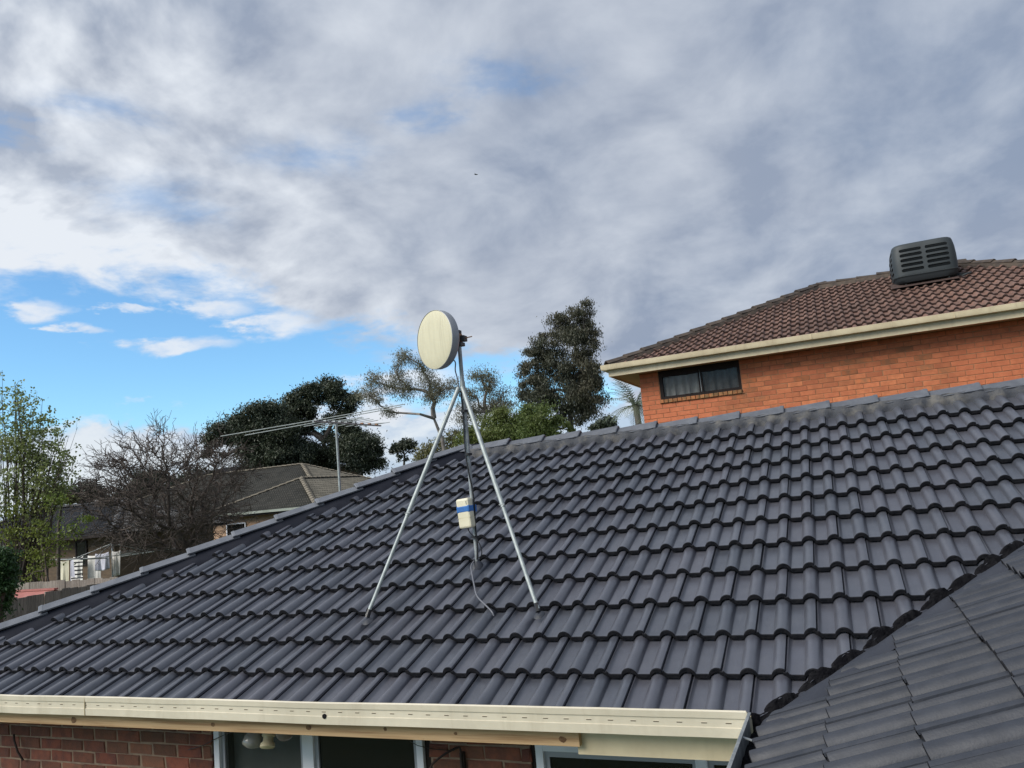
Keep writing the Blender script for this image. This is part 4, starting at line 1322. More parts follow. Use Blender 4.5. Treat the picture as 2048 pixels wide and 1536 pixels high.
def build_cooler():
    C = thing('roof_cooler', (2.45, 12.55, 6.75), 'dark grey louvred evaporative cooler sitting on the brown tile roof', 'air cooler')
    cx, cy = 2.462, 12.75
    z0, z1 = 6.935, 7.555
    hw, hd = 0.545, 0.52
    b = MB(); rows = []
    def ring(sx, sy, z, p_=5.0, n=64):
        o = []
        for k in range(n + 1):
            a = 2 * math.pi * k / n
            c_, s_ = math.cos(a), math.sin(a)
            rr = (abs(c_) ** p_ + abs(s_) ** p_) ** (-1 / p_)
            o.append((cx + hw * sx * rr * c_, cy + hd * sy * rr * s_, z))
        return o
    rows = [ring(0.95, 0.95, z0, 7), ring(0.985, 0.985, z0 + 0.02, 7), ring(1.0, 1.0, z0 + 0.15, 7), ring(1.0, 1.0, z0 + 0.30, 7), ring(0.985, 0.985, z0 + 0.45, 7), ring(0.955, 0.955, z1 - 0.06, 6.5), ring(0.93, 0.93, z1 - 0.02, 6.5), ring(0.89, 0.89, z1, 6), ring(0.6, 0.6, z1 + 0.012, 5), ring(0.01, 0.01, z1 + 0.014, 5)]
    b.grid(rows)
    b.add([p_ for p_ in rows[0][:-1]], [tuple(range(64))])
    body = b.build('body', MT['cooler'], C)
    # cut real louvre openings
    cut = MB()
    slots = []
    zs = [7.040 + i * 0.095 for i in range(5)]
    for i, z in enumerate(zs):
        for xa, xb in ((cx - 0.405, cx - 0.030), (cx + 0.030, cx + 0.405)):
            slots.append(('f', xa, xb, z))
        for ya, yb in ((cy - 0.36, cy - 0.03), (cy + 0.03, cy + 0.36)):
            slots.append(('l', ya, yb, z))
    def rbox(k, a, b_, z):
        h = 0.029; pts = []
        for cxx, sg in ((b_ - h, 1), (a + h, -1)):
            for j in range(7):
                an = (-math.pi / 2 + math.pi * j / 6) if sg > 0 else (math.pi / 2 + math.pi * j / 6)
                pts.append((cxx + h * math.cos(an), z + h * math.sin(an)))
        n = len(pts)
        if k == 'f': vs = [(x, cy - hd - 0.1, q) for x, q in pts] + [(x, cy - hd + 0.055, q) for x, q in pts]
        else: vs = [(cx - hw - 0.1, y, q) for y, q in pts] + [(cx - hw + 0.055, y, q) for y, q in pts]
        cut.add(vs, [tuple(reversed(range(n))), tuple(range(n, 2 * n))] + [(i, (i + 1) % n, n + (i + 1) % n, n + i) for i in range(n)])
    for s_ in slots: rbox(*s_)
    co = cut.build('cutter', MT['cooler_dark'], None)
    md = body.modifiers.new('slots', 'BOOLEAN'); md.object = co; md.operation = 'DIFFERENCE'; md.solver = 'EXACT'
    bpy.context.view_layer.update()
    dg = bpy.context.evaluated_depsgraph_get()
    me = bpy.data.meshes.new_from_object(body.evaluated_get(dg))
    body.modifiers.clear()
    me.materials.clear(); me.materials.append(MT['cooler'])
    body.data = me
    me.shade_smooth()
    bm = bmesh.new(); bm.from_mesh(me)
    for e in bm.edges:
        if len(e.link_faces) == 2 and e.calc_face_angle(0) > RAD(35): e.smooth = False
    bm.to_mesh(me); bm.free()
    bpy.data.objects.remove(co)
    for k, a, b_, z in slots:
        l = MB()
        if k == 'f': l.bar((a + 0.01, cy - hd + 0.038, z - 0.004), (b_ - 0.01, cy - hd + 0.038, z - 0.004), 0.05, 0.004, (0, 0.75, 0.66))
        else: l.bar((cx - hw + 0.038, a + 0.01, z - 0.004), (cx - hw + 0.038, b_ - 0.01, z - 0.004), 0.05, 0.004, (0.75, 0, 0.66))
        l.build('louvre', MT['cooler_base'], C)
    t = MB()
    t.grid([ring(1.02, 1.02, z0 + 0.012, 7), ring(1.03, 1.03, z0 + 0.004, 7), ring(1.02, 1.02, z0 - 0.012, 7)])
    t.build('rim', MT['cooler'], C, RAD(40))
    t = MB(); rw = [ring(1.0, 1.0, z0 - 0.004, 7), ring(0.97, 0.97, z0 - 0.06, 7), ring(0.90, 0.90, z0 - 0.115, 7), ring(0.86, 0.86, z0 - 0.12, 7)]
    t.grid(rw); t.add(rw[-1][:-1], [tuple(range(64))]); t.build('water_tray', MT['cooler_base'], C, RAD(40))
    rz = lambda y: HZE + TP * (y - HYE) - 0.02
    d = MB()
    for xa in (cx - 0.28, ): pass
    ya, yb = cy - 0.28, cy + 0.28
    d.add([(cx - 0.28, ya, rz(ya) - 0.03), (cx + 0.28, ya, rz(ya) - 0.03), (cx + 0.28, yb, rz(yb) - 0.03), (cx - 0.28, yb, rz(yb) - 0.03), (cx - 0.28, ya, z0 - 0.118), (cx + 0.28, ya, z0 - 0.118), (cx + 0.28, yb, z0 - 0.118), (cx - 0.28, yb, z0 - 0.118)],
          [(0, 3, 2, 1), (4, 5, 6, 7), (0, 1, 5, 4), (1, 2, 6, 5), (2, 3, 7, 6), (3, 0, 4, 7)])
    d.build('duct', MT['cooler_dark'], C)

    for xx in (cx - 0.36, cx + 0.36):
        l = MB(); yy = cy - 0.36; l.bar((xx, yy, rz(yy)), (xx, yy, z0 - 0.11), 0.03, 0.03, (0, 1, 0)); l.build('stand_leg', MT['galv_old'], C)
    fl = MB(); yy = cy - 0.40; fl.add([(cx - 0.62, yy - 0.16, rz(yy - 0.16) + 0.030), (cx + 0.50, yy - 0.16, rz(yy - 0.16) + 0.030), (cx + 0.50, yy + 0.2, rz(yy + 0.2) + 0.030), (cx - 0.62, yy + 0.2, rz(yy + 0.2) + 0.030)], [(0, 1, 2, 3)])
    fl.build('flashing', MT['btile_edge'], C)
    for k in range(2):
        p_ = MB(); p_.tube([(cx + 0.40, cy - 0.30, z0 - 0.06), (cx + 0.58, cy - 0.36, z0 - 0.10 - 0.03 * k), (cx + 0.70, cy - 0.40 - 0.1 * k, rz(cy - 0.5) + 0.09), (cx + 0.56, cy - 0.42, rz(cy - 0.42) + 0.03)], 0.012, 6); p_.build('hose', MT['cooler_base'], C, RAD(60))


build_cooler()

CLUMPS = {
    'ev_main': [[-35.62,45.5,12.81,1.55,1.24,1.01,1.0],[-34.21,46.23,11.82,1.39,1.25,1.16,1.0],[-36.94,45.1,11.86,1.39,1.25,1.08,1.0],[-38.08,44.7,11.35,1.16,1.05,1.01,1.0],[-34.02,46.57,10.06,1.01,1.05,1.16,1.0],[-37.41,46.2,10.44,1.18,1.06,1.1,0.6],[-36.67,47.64,10.22,1.2,1.08,1.2,0.35],[-38.0,44.95,9.87,1.55,1.39,1.32,1.0],[-34.21,46.69,8.72,1.01,0.91,1.01,1.0],[-36.11,46.02,7.94,2.32,1.86,1.24,1.0]],
    'ev_left': [[-37.97,41.57,10.67,1.84,1.47,1.1,1.0],[-40.11,40.78,10.03,1.77,1.41,0.88,1.0],[-41.2,40.41,9.52,1.25,1.0,0.88,1.0],[-39.21,41.29,9.13,2.21,1.77,1.25,1.0],[-37.12,42.11,9.37,1.69,1.52,1.4,1.0],[-41.69,40.36,8.46,0.88,0.79,0.66,0.5],[-38.04,41.98,7.73,2.58,2.06,0.96,1.0],[-36.35,42.7,7.56,1.47,1.18,0.96,1.0]],
    'ev_right': [[-32.13,45.45,8.16,1.35,1.21,0.97,1.0],[-31.43,45.88,7.19,0.9,0.81,0.82,1.0],[-33.21,45.12,7.37,1.27,1.15,1.12,1.0],[-32.1,45.7,6.59,1.5,1.2,0.52,1.0],[-33.05,45.01,8.55,0.75,0.74,0.82,1.0]],
    'umbrella': [[-43.34,70.07,9.76,1.54,1.23,0.49,1.0],[-44.22,69.78,9.3,0.88,0.7,0.49,1.0],[-42.5,70.5,9.24,0.77,0.61,0.49,1.0],[-43.53,70.2,8.41,0.99,0.79,0.44,0.25]],
    'olive': [[-21.09,36.09,6.29,0.87,0.78,0.64,1.0],[-21.8,35.83,6.06,0.64,0.58,0.46,1.0],[-20.37,36.34,6.65,0.64,0.58,0.58,1.0],[-20.02,36.4,7.2,0.41,0.42,0.46,0.6]],
    'tallgum': [[-12.13,38.73,13.39,0.76,0.84,0.93,1.0],[-11.96,38.97,12.27,0.52,0.89,0.99,1.0],[-13.22,38.36,12.86,0.99,0.89,0.93,1.0],[-12.84,38.68,11.71,1.28,1.15,1.16,1.0],[-14.33,38.05,11.86,0.76,0.78,0.87,1.0],[-14.94,37.87,11.4,0.64,0.63,0.7,1.0],[-14.03,38.37,10.52,1.16,1.1,1.22,1.0],[-12.49,39.03,10.37,1.05,1.2,1.34,1.0],[-15.38,37.87,10.16,0.76,0.89,0.99,1.0],[-15.05,38.18,9.03,1.28,1.15,1.05,1.0],[-13.59,38.8,8.88,1.45,1.31,1.28,1.0],[-12.41,39.33,8.62,0.7,1.31,1.45,1.0],[-13.35,39.08,7.64,1.28,1.02,0.58,1.0],[-12.06,39.32,9.6,0.52,0.78,0.87,1.0]],
    'gum_l': [[-18.38,28.91,10.67,0.59,0.47,0.34,1.0],[-18.75,28.81,10.27,0.39,0.31,0.25,1.0],[-19.98,28.4,9.65,0.54,0.54,0.44,1.0],[-20.3,28.37,8.95,0.49,0.54,0.54,1.0],[-19.31,28.74,9.22,0.64,0.51,0.44,1.0],[-18.61,29.06,9.03,0.59,0.59,0.59,1.0],[-17.71,29.28,10.04,0.49,0.54,0.54,1.0],[-17.51,29.46,9.36,0.54,0.54,0.44,1.0],[-17.1,29.73,8.75,0.49,0.59,0.59,1.0],[-17.52,29.56,8.67,0.39,0.59,0.59,1.0],[-19.52,28.83,8.01,0.44,0.35,0.29,1.0],[-19.93,28.59,8.54,0.39,0.31,0.25,1.0],[-16.5,29.94,8.94,0.34,0.49,0.49,1.0],[-18.89,28.83,9.79,0.49,0.39,0.34,1.0]],
    'gum_r': [[-16.02,32.22,9.68,0.83,0.66,0.41,1.0],[-15.46,32.49,9.36,0.46,0.52,0.52,1.0],[-15.15,32.75,8.48,0.52,0.62,0.62,1.0],[-15.76,32.43,8.93,0.57,0.57,0.46,1.0],[-16.62,32.1,8.76,0.46,0.57,0.57,1.0],[-15.01,32.89,7.95,0.46,0.52,0.52,1.0],[-16.51,32.29,7.84,0.77,0.77,0.62,1.0],[-15.67,32.63,7.89,0.62,0.62,0.57,1.0],[-17.14,32.06,7.64,0.46,0.77,0.77,0.7]],
    'hedge': [[-11.23,23.78,6.28,0.89,0.71,0.58,1.0],[-10.25,24.19,6.26,0.85,0.77,0.62,1.0],[-12.0,23.51,5.93,0.85,0.68,0.58,1.0],[-9.68,24.49,5.86,0.62,0.56,0.54,1.0],[-12.65,23.27,5.76,0.7,0.56,0.46,1.0],[-10.78,24.06,5.68,1.74,1.39,0.46,1.0],[-9.14,24.71,5.84,0.39,0.31,0.27,1.0]],
    'bush_r': [[-8.79,29.16,6.24,0.48,0.43,0.35,1.0],[-8.45,29.34,6.01,0.31,0.28,0.31,1.0],[-9.17,29.05,5.97,0.31,0.28,0.31,1.0]],
    'leafy': [[-15.96,7.53,6.94,0.24,0.29,0.29,1.0],[-15.63,7.7,6.69,0.22,0.29,0.29,1.0],[-15.92,7.62,6.45,0.37,0.37,0.33,1.0],[-15.44,7.85,6.23,0.24,0.31,0.31,1.0],[-15.69,7.79,5.93,0.4,0.4,0.33,1.0],[-15.24,7.99,5.88,0.29,0.31,0.31,1.0],[-15.02,8.11,5.64,0.26,0.29,0.29,1.0],[-15.41,7.99,5.41,0.42,0.42,0.37,1.0],[-16.02,7.68,5.74,0.33,0.37,0.37,1.0],[-14.98,8.2,5.2,0.22,0.29,0.29,1.0],[-15.82,7.88,5.01,0.48,0.48,0.37,1.0],[-15.23,8.15,4.84,0.33,0.33,0.29,1.0],[-16.24,7.72,4.89,0.29,0.44,0.44,1.0],[-15.53,8.07,4.54,0.35,0.28,0.22,1.0],[-16.55,7.38,6.34,0.44,0.77,0.77,1.0],[-16.8,7.43,5.27,0.44,0.77,0.77,1.0]],
    'leafy_low': [[-14.93,7.8,4.34,0.36,0.29,0.15,1.0],[-15.74,7.48,4.21,0.28,0.28,0.21,1.0],[-15.31,7.73,3.74,0.38,0.31,0.26,1.0],[-14.62,8.02,3.67,0.36,0.29,0.15,1.0],[-15.05,7.88,3.45,0.47,0.37,0.17,1.0],[-14.4,8.09,3.86,0.23,0.19,0.11,1.0],[-15.58,7.7,3.23,0.38,0.31,0.21,1.0],[-15.91,7.49,3.69,0.28,0.28,0.26,1.0],[-15.2,7.87,3.09,0.28,0.22,0.17,1.0],[-15.63,7.74,2.81,0.28,0.22,0.15,1.0]],
    'conifer': [[-10.05,3.42,3.24,0.16,0.15,0.16,1.0],[-10.19,3.36,3.29,0.27,0.24,0.27,1.0],[-10.04,3.45,3.07,0.14,0.16,0.18,1.0],[-10.12,3.45,2.88,0.12,0.16,0.18,1.0],[-10.28,3.38,2.89,0.24,0.31,0.34,1.0]],
    'far_l': [[-49.37,35.32,6.36,1.21,0.97,0.71,1.0],[-48.26,35.82,6.07,0.92,0.74,0.57,1.0],[-45.05,37.07,6.64,1.21,1.09,0.99,1.0],[-45.8,36.85,6.01,1.42,1.14,0.78,1.0],[-43.8,37.65,6.16,1.42,1.14,0.85,1.0],[-50.75,34.81,5.96,1.07,0.85,0.57,1.0],[-41.8,38.46,6.32,1.42,1.28,1.21,1.0],[-46.52,36.62,5.54,2.13,1.7,0.64,1.0]],
    'bush_olive': [[-20.07,11.63,4.72,0.34,0.27,0.23,1.0],[-19.73,11.79,4.54,0.26,0.2,0.14,1.0]],
    'palm': [[-5.56,21.78,6.09]],
}
BASES = {'ev_main': [[-36.39, 46.4, 4.68]], 'ev_left': [[-38.51, 42.3, 4.28]], 'ev_right': [[-32.9, 45.66, 4.61]], 'umbrella': [[-43.98, 70.5, 5.16]], 'olive': [[-21.14, 36.42, 3.97]], 'tallgum': [[-13.86, 39.42, 3.97]], 'gum_l': [[-17.12, 30.36, 4.46], [-17.3, 29.99, 6.44], [-17.54, 29.73, 7.5]], 'gum_r': [[-17.11, 32.56, 4.41]], 'hedge': [[-11.44, 24.11, 3.51]], 'bush_r': [[-9.13, 29.39, 3.77]], 'leafy': [[-16.42, 8.01, 2.49]], 'conifer': [[-10.27, 3.48, 2.28]], 'bare': [[-18.52, 14.8, 2.39]], 'far_l': [[-46.16, 37.09, 3.38]], 'bush_olive': [[-20.18, 11.77, 3.45]], 'tv': [[-5.65, 5.02, 4.74]]}

# ------------------------------------------------------------------ houses further off
def corrugated(name, parent, O, ud, vd, nd, poly, mats, g=0.33, pitch=0.15, hh=0.05, step=0.03, smooth=True):
    """a roof face too far off to pick its tiles apart: rolled courses in one part, clipped to a convex polygon (u, v)"""
    us = [p_[0] for p_ in poly]; vs = [p_[1] for p_ in poly]
    b = MB()
    u = np.arange(math.floor(min(us) / pitch) * pitch, max(us) + pitch, pitch / 4)
    prof = [hh * max(0.0, math.cos(2 * math.pi * x / pitch)) ** 0.8 for x in u]
    nrow = int(math.ceil((max(vs) - min(vs)) / g)) + 1
    for i in range(nrow):
        v0 = min(vs) + i * g
        r0 = [(x, v0, h - step) for x, h in zip(u, prof)]
        r1 = [(x, v0, h) for x, h in zip(u, prof)]
        r2 = [(x, v0 + g + 0.004, h - step) for x, h in zip(u, prof)]
        b.cur = 1; b.grid([r0, r1]); b.cur = 0; b.grid([r1, r2])
    me = bpy.data.meshes.new(name)
    me.from_pydata(b.v, [], b.f)
    for m_ in mats: me.materials.append(m_)
    me.polygons.foreach_set('material_index', b.mi)
    area = sum(poly[i][0] * poly[(i + 1) % len(poly)][1] - poly[(i + 1) % len(poly)][0] * poly[i][1] for i in range(len(poly)))
    bm = bmesh.new(); bm.from_mesh(me)
    for i in range(len(poly)):
        a = Vector((*poly[i], 0)); c = Vector((*poly[(i + 1) % len(poly)], 0)); d = c - a
        n = Vector((d.y, -d.x, 0)).normalized()
        if area < 0: n = -n
        bmesh.ops.bisect_plane(bm, geom=bm.verts[:] + bm.edges[:] + bm.faces[:], dist=1e-5, plane_co=a, plane_no=n, clear_outer=True)
    R = Matrix((ud, vd, nd)).transposed().to_4x4(); R.translation = Vector(O) - wpos(parent)
    bm.transform(R)
    bm.to_mesh(me); bm.free()
    o = bpy.data.objects.new(name, me); COL.objects.link(o); o.parent = parent
    tag(o, kind='stuff')
    return o


def hip_roof(parent, x0, x1, y0, y1, z, mats, capm, faces='fblr', caps=True, pitch=PITCH, axis='x', capstep=0.40):
    """axis-aligned hip roof; faces that can be seen are corrugated, all caps single"""
    t = math.tan(pitch); c, s = math.cos(pitch), math.sin(pitch)
    w, d = x1 - x0, y1 - y0
    if axis == 'x':
        run = d / 2; A = Vector((x0 + run, y0 + run, z + t * run)); B = Vector((x1 - run, y0 + run, z + t * run))
    else:
        run = w / 2; A = Vector((x0 + run, y0 + run, z + t * run)); B = Vector((x0 + run, y1 - run, z + t * run))
    dk = MB()
    q = [Vector((x0, y0, z)), Vector((x1, y0, z)), Vector((x1, y1, z)), Vector((x0, y1, z))]
    low = Vector((0, 0, -0.10))
    if axis == 'x': fs = [(q[0], q[1], B, A), (q[2], q[3], A, B), (q[3], q[0], A), (q[1], q[2], B)]
    else: fs = [(q[0], q[1], A), (q[2], q[3], B), (q[3], q[0], A, B), (q[1], q[2], B, A)]
    for f in fs: dk.add([p_ + low for p_ in f], [tuple(range(len(f)))])
    roof = dk.build('roof', mats[1], parent)
    L = run / c
    if axis == 'x':
        pf = [(0, 0), (w, 0), (w - run, L), (run, L)]; pl = [(0, 0), (d, 0), (run, L)]
    else:
        pf = [(0, 0), (w, 0), (run, L)]; pl = [(0, 0), (d, 0), (d - run, L), (run, L)]
    if 'f' in faces: corrugated('roof_face', roof, q[0], Vector((1, 0, 0)), Vector((0, c, s)), Vector((0, -s, c)), pf, mats)
    if 'r' in faces: corrugated('roof_face', roof, q[1], Vector((0, 1, 0)), Vector((-c, 0, s)), Vector((s, 0, c)), pl, mats)
    if 'l' in faces: corrugated('roof_face', roof, q[3], Vector((0, -1, 0)), Vector((c, 0, s)), Vector((-s, 0, c)), pl, mats)
    if caps:
        cm = cap_mesh('far_cap', capm, length=0.46, half=0.14, fall=0.06, round_top=0.04)
        def run_caps(P, Q, nm):
            yd = (Q - P).normalized(); xd = yd.cross(Vector((0, 0, 1))).normalized(); zd = xd.cross(yd)
            qq = frame_quat(xd, yd, zd); k = 0.0; Lg = (Q - P).length
            while k < Lg - 0.1:
                put(nm, cm, roof, P + yd * k + zd * 0.10, qq); k += capstep
        ends = ((q[0], A), (q[1], B if axis == 'x' else A), (q[2], B), (q[3], A if axis == 'x' else B))
        for P, Q in (ends[:3] if 'f' in faces else ends[:2]): run_caps(P, Q, 'hip_cap')
        if (B - A).length > 0.3: run_caps(A, B, 'ridge_cap')
    return roof


MT['gtile'] = material('grey_green_tile', (0.080, 0.076, 0.062), (0.118, 0.110, 0.090), 1.5, 0.8, bump=0.3)
MT['gtile_edge'] = material('grey_tile_edge', (0.035, 0.034, 0.030), rough=0.9)
MT['gcap'] = material('lichen_cap', (0.15, 0.13, 0.10), (0.20, 0.175, 0.13), 6.0, 0.85, rnd=0.15)
MT['dtile'] = material('dark_slate_tile', (0.050, 0.052, 0.056), (0.080, 0.080, 0.082), 1.5, 0.8, bump=0.3)
MT['dtile_edge'] = material('dark_slate_edge', (0.012, 0.012, 0.013), rough=0.9)
MT['tanwall'] = material('tan_brick_wall', (0.46, 0.31, 0.21), (0.36, 0.23, 0.15), 3.0, 0.9, stretch=(1, 1, 3))
MT['brownwall'] = material('brown_brick_wall', (0.115, 0.080, 0.050), (0.085, 0.058, 0.038), 3.0, 0.9, stretch=(1, 1, 4))
MT['pinkroof'] = material('faded_pink_roof', (0.30, 0.215, 0.20), (0.25, 0.18, 0.17), 2.0, 0.85)
MT['greygutter'] = material('pale_green_gutter', (0.28, 0.31, 0.27), (0.22, 0.25, 0.21), 2.0, 0.6)


def simple_walls(parent, x0, x1, y0, y1, z0, z1, mat, name='wall'):
    b = MB(); b.box((x0, y0, z0), (x1, y1, z1)); return b.build(name, mat, parent)


def far_window(parent, x, y, z, w, h, mat=None):
    f = MB()
    for a, b_, c, d in ((x, x + 0.06, z, z + h), (x + w - 0.06, x + w, z, z + h), (x + 0.06, x + w - 0.06, z, z + 0.06), (x + 0.06, x + w - 0.06, z + h - 0.06, z + h)):
        f.box((a, y - 0.05, c), (b_, y + 0.02, d))
    o = f.build('window', mat or MT['brown_frame'], parent)
    p_ = MB(); p_.box((x + 0.06, y - 0.03, z + 0.06), (x + w - 0.06, y - 0.02, z + h - 0.06)); p_.build('pane', MT['pane_dark'], o)
    v = MB(); v.box((x + 0.05, y - 0.012, z + 0.05), (x + w - 0.05, y - 0.004, z + h - 0.05)); v.build('room_shade', MT['dark_void'], o)


def build_far_houses():
    gm = [MT['gtile'], MT['gtile_edge']]
    # L-shaped house with grey-green tiles
    H = thing('far_house', (-29.0, 34.0, 1.3), 'low house with grey-green tile hip roofs beyond the bare tree', 'house')
    zE = 3.80
    hip_roof(H, -31.0, -23.4, 27.85, 41.0, zE, gm, MT['gcap'], 'frl', axis='y')
    hip_roof(H, -46.0, -24.9, 30.7, 43.8, zE, gm, MT['gcap'], 'fr', axis='x')
    simple_walls(H, -30.5, -23.9, 28.4, 40.0, 1.0, zE - 0.05, MT['tanwall'])
    simple_walls(H, -45.4, -30.501, 31.3, 43.0, 1.0, zE - 0.05, MT['tanwall'])
    g = MB(); g.box((-31.08, 27.74, zE - 0.10), (-23.32, 27.85, zE + 0.02)); g.build('gutter', MT['greygutter'], H)
    g = MB(); g.box((-31.0, 27.86, zE - 0.20), (-23.4, 27.90, zE - 0.10)); g.build('fascia_board', MT['brown_frame'], H)
    g = MB(); g.box((-45.9, 30.58, zE - 0.10), (-31.1, 30.69, zE + 0.02)); g.build('gutter', MT['greygutter'], H)
    g = MB(); g.box((-23.39, 27.9, zE - 0.10), (-23.28, 41.0, zE + 0.02)); g.build('gutter', MT['greygutter'], H)
    for x in (-29.6, -26.4): far_window(H, x, 28.39, 2.2, 1.3, 1.1, MT['white_frame'])
    # dark-roofed house at the far left
    dm = [MT['dtile'], MT['dtile_edge']]
    D = thing('far_house', (-27.5, 21.0, 1.1), 'dark-roofed brown brick house behind the clothesline and the leafy tree', 'house')
    hip_roof(D, -36.0, -24.6, 17.3, 23.4, 3.42, dm, MT['dtile'], 'fr', axis='x')
    simple_walls(D, -35.4, -25.2, 17.85, 22.9, 0.9, 3.38, MT['brownwall'])
    g = MB(); g.box((-36.08, 17.19, 3.33), (-24.52, 17.3, 3.43)); g.build('gutter', MT['brown_frame'], D)
    far_window(D, -27.25, 17.84, 2.30, 0.62, 0.95); far_window(D, -30.6, 17.84, 2.1, 1.2, 1.1); far_window(D, -33.2, 17.84, 2.2, 1.0, 1.0, MT['white_frame'])
    ch = MB(); ch.tube([(-27.7, 18.6, 3.8), (-27.7, 18.6, 4.35)], 0.16, 10); ch.build('roof_vent', MT['dark_metal'], D)
    # faded pink roof seen under the evergreen
    P = thing('far_house', (-46.0, 80.0, 1.4), 'distant house with faded pink roof between the dark tree and the hip', 'house')
    hip_roof(P, -53.0, -41.5, 74.0, 84.0, 5.6, [MT['pinkroof'], MT['gtile_edge']], MT['pinkroof'], 'fr', caps=False, axis='x')
    simple_walls(P, -52.5, -42.0, 74.6, 83.5, 1.3, 5.5, MT['tanwall'])
    # dark house with a pale eave line at the left of the evergreens
    Q = thing('far_house', (-50.0, 51.0, 1.4), 'distant dark house with a pale gutter line under the evergreens', 'house')
    hip_roof(Q, -60.0, -41.0, 50.0, 60.0, 7.30, dm, MT['dtile'], 'f', caps=False, axis='x', pitch=RAD(12))
    simple_walls(Q, -59.4, -41.6, 50.6, 59.0, 1.3, 7.2, MT['brownwall'])
    g = MB(); g.box((-60.1, 49.85, 7.16), (-41.0, 50.0, 7.34)); g.build('gutter', MT['white_frame'], Q)


build_far_houses()


# ------------------------------------------------------------------ fences and the yard next door
def paling_fence(name, label, P, Q, ztop, width, h=1.75, gap=0.002, jitter=0.012, seed=1, mat='paling'):
    r = random.Random(seed)
    P = Vector(P); Q = Vector(Q)
    F = thing(name, (P.x, P.y, ztop - h), label, 'fence')
    d = (Q - P).normalized(); n = Vector((-d.y, d.x, 0))
    L = (Q - P).length
    shapes = []
    for i in range(4):
        b = MB(); w = width - gap; hh = h + r.gauss(0, jitter)
        b.box((-w / 2, -0.009, 0.0), (w / 2, 0.009, hh))
        b.v = [(x + r.gauss(0, 0.003), y + r.gauss(0, 0.003), z) for x, y, z in b.v]
        shapes.append(b.mesh('paling', MT[mat]))
    q = frame_quat(d, n, Vector((0, 0, 1)))
    k = 0
    while k * width < L:
        p = P + d * (k * width) + n * r.gauss(0, 0.004); p.z = ztop - h + r.gauss(0, 0.008)
        put('paling', shapes[r.randrange(4)], F, p, q @ Matrix.Rotation(r.gauss(0, 0.002), 3, 'Y').to_quaternion()); k += 1
    for zz in (ztop - 0.30, ztop - h + 0.3):
        b = MB(); b.bar(P + n * 0.035 + Vector((0, 0, zz)), Q + n * 0.035 + Vector((0, 0, zz)), 0.04, 0.09); b.build('rail', MT[mat], F)
    k = 0.2
    while k < L:
        b = MB(); c = P + d * k + n * 0.10; b.box((c.x - 0.045, c.y - 0.045, ztop - h - 0.1), (c.x + 0.045, c.y + 0.045, ztop - 0.12)); b.build('post', MT[mat], F); k += 2.4


paling_fence('paling_fence', 'weathered grey paling fence just beyond the lower end of the hip', (-12.05, 1.5, 0), (-12.05, 9.5, 0), 2.665, 0.155, seed=5)
paling_fence('paling_fence', 'lighter paling fence further back in front of the washing', (-18.6, 7.15, 0), (-12.4, 7.15, 0), 2.70, 0.205, seed=6)


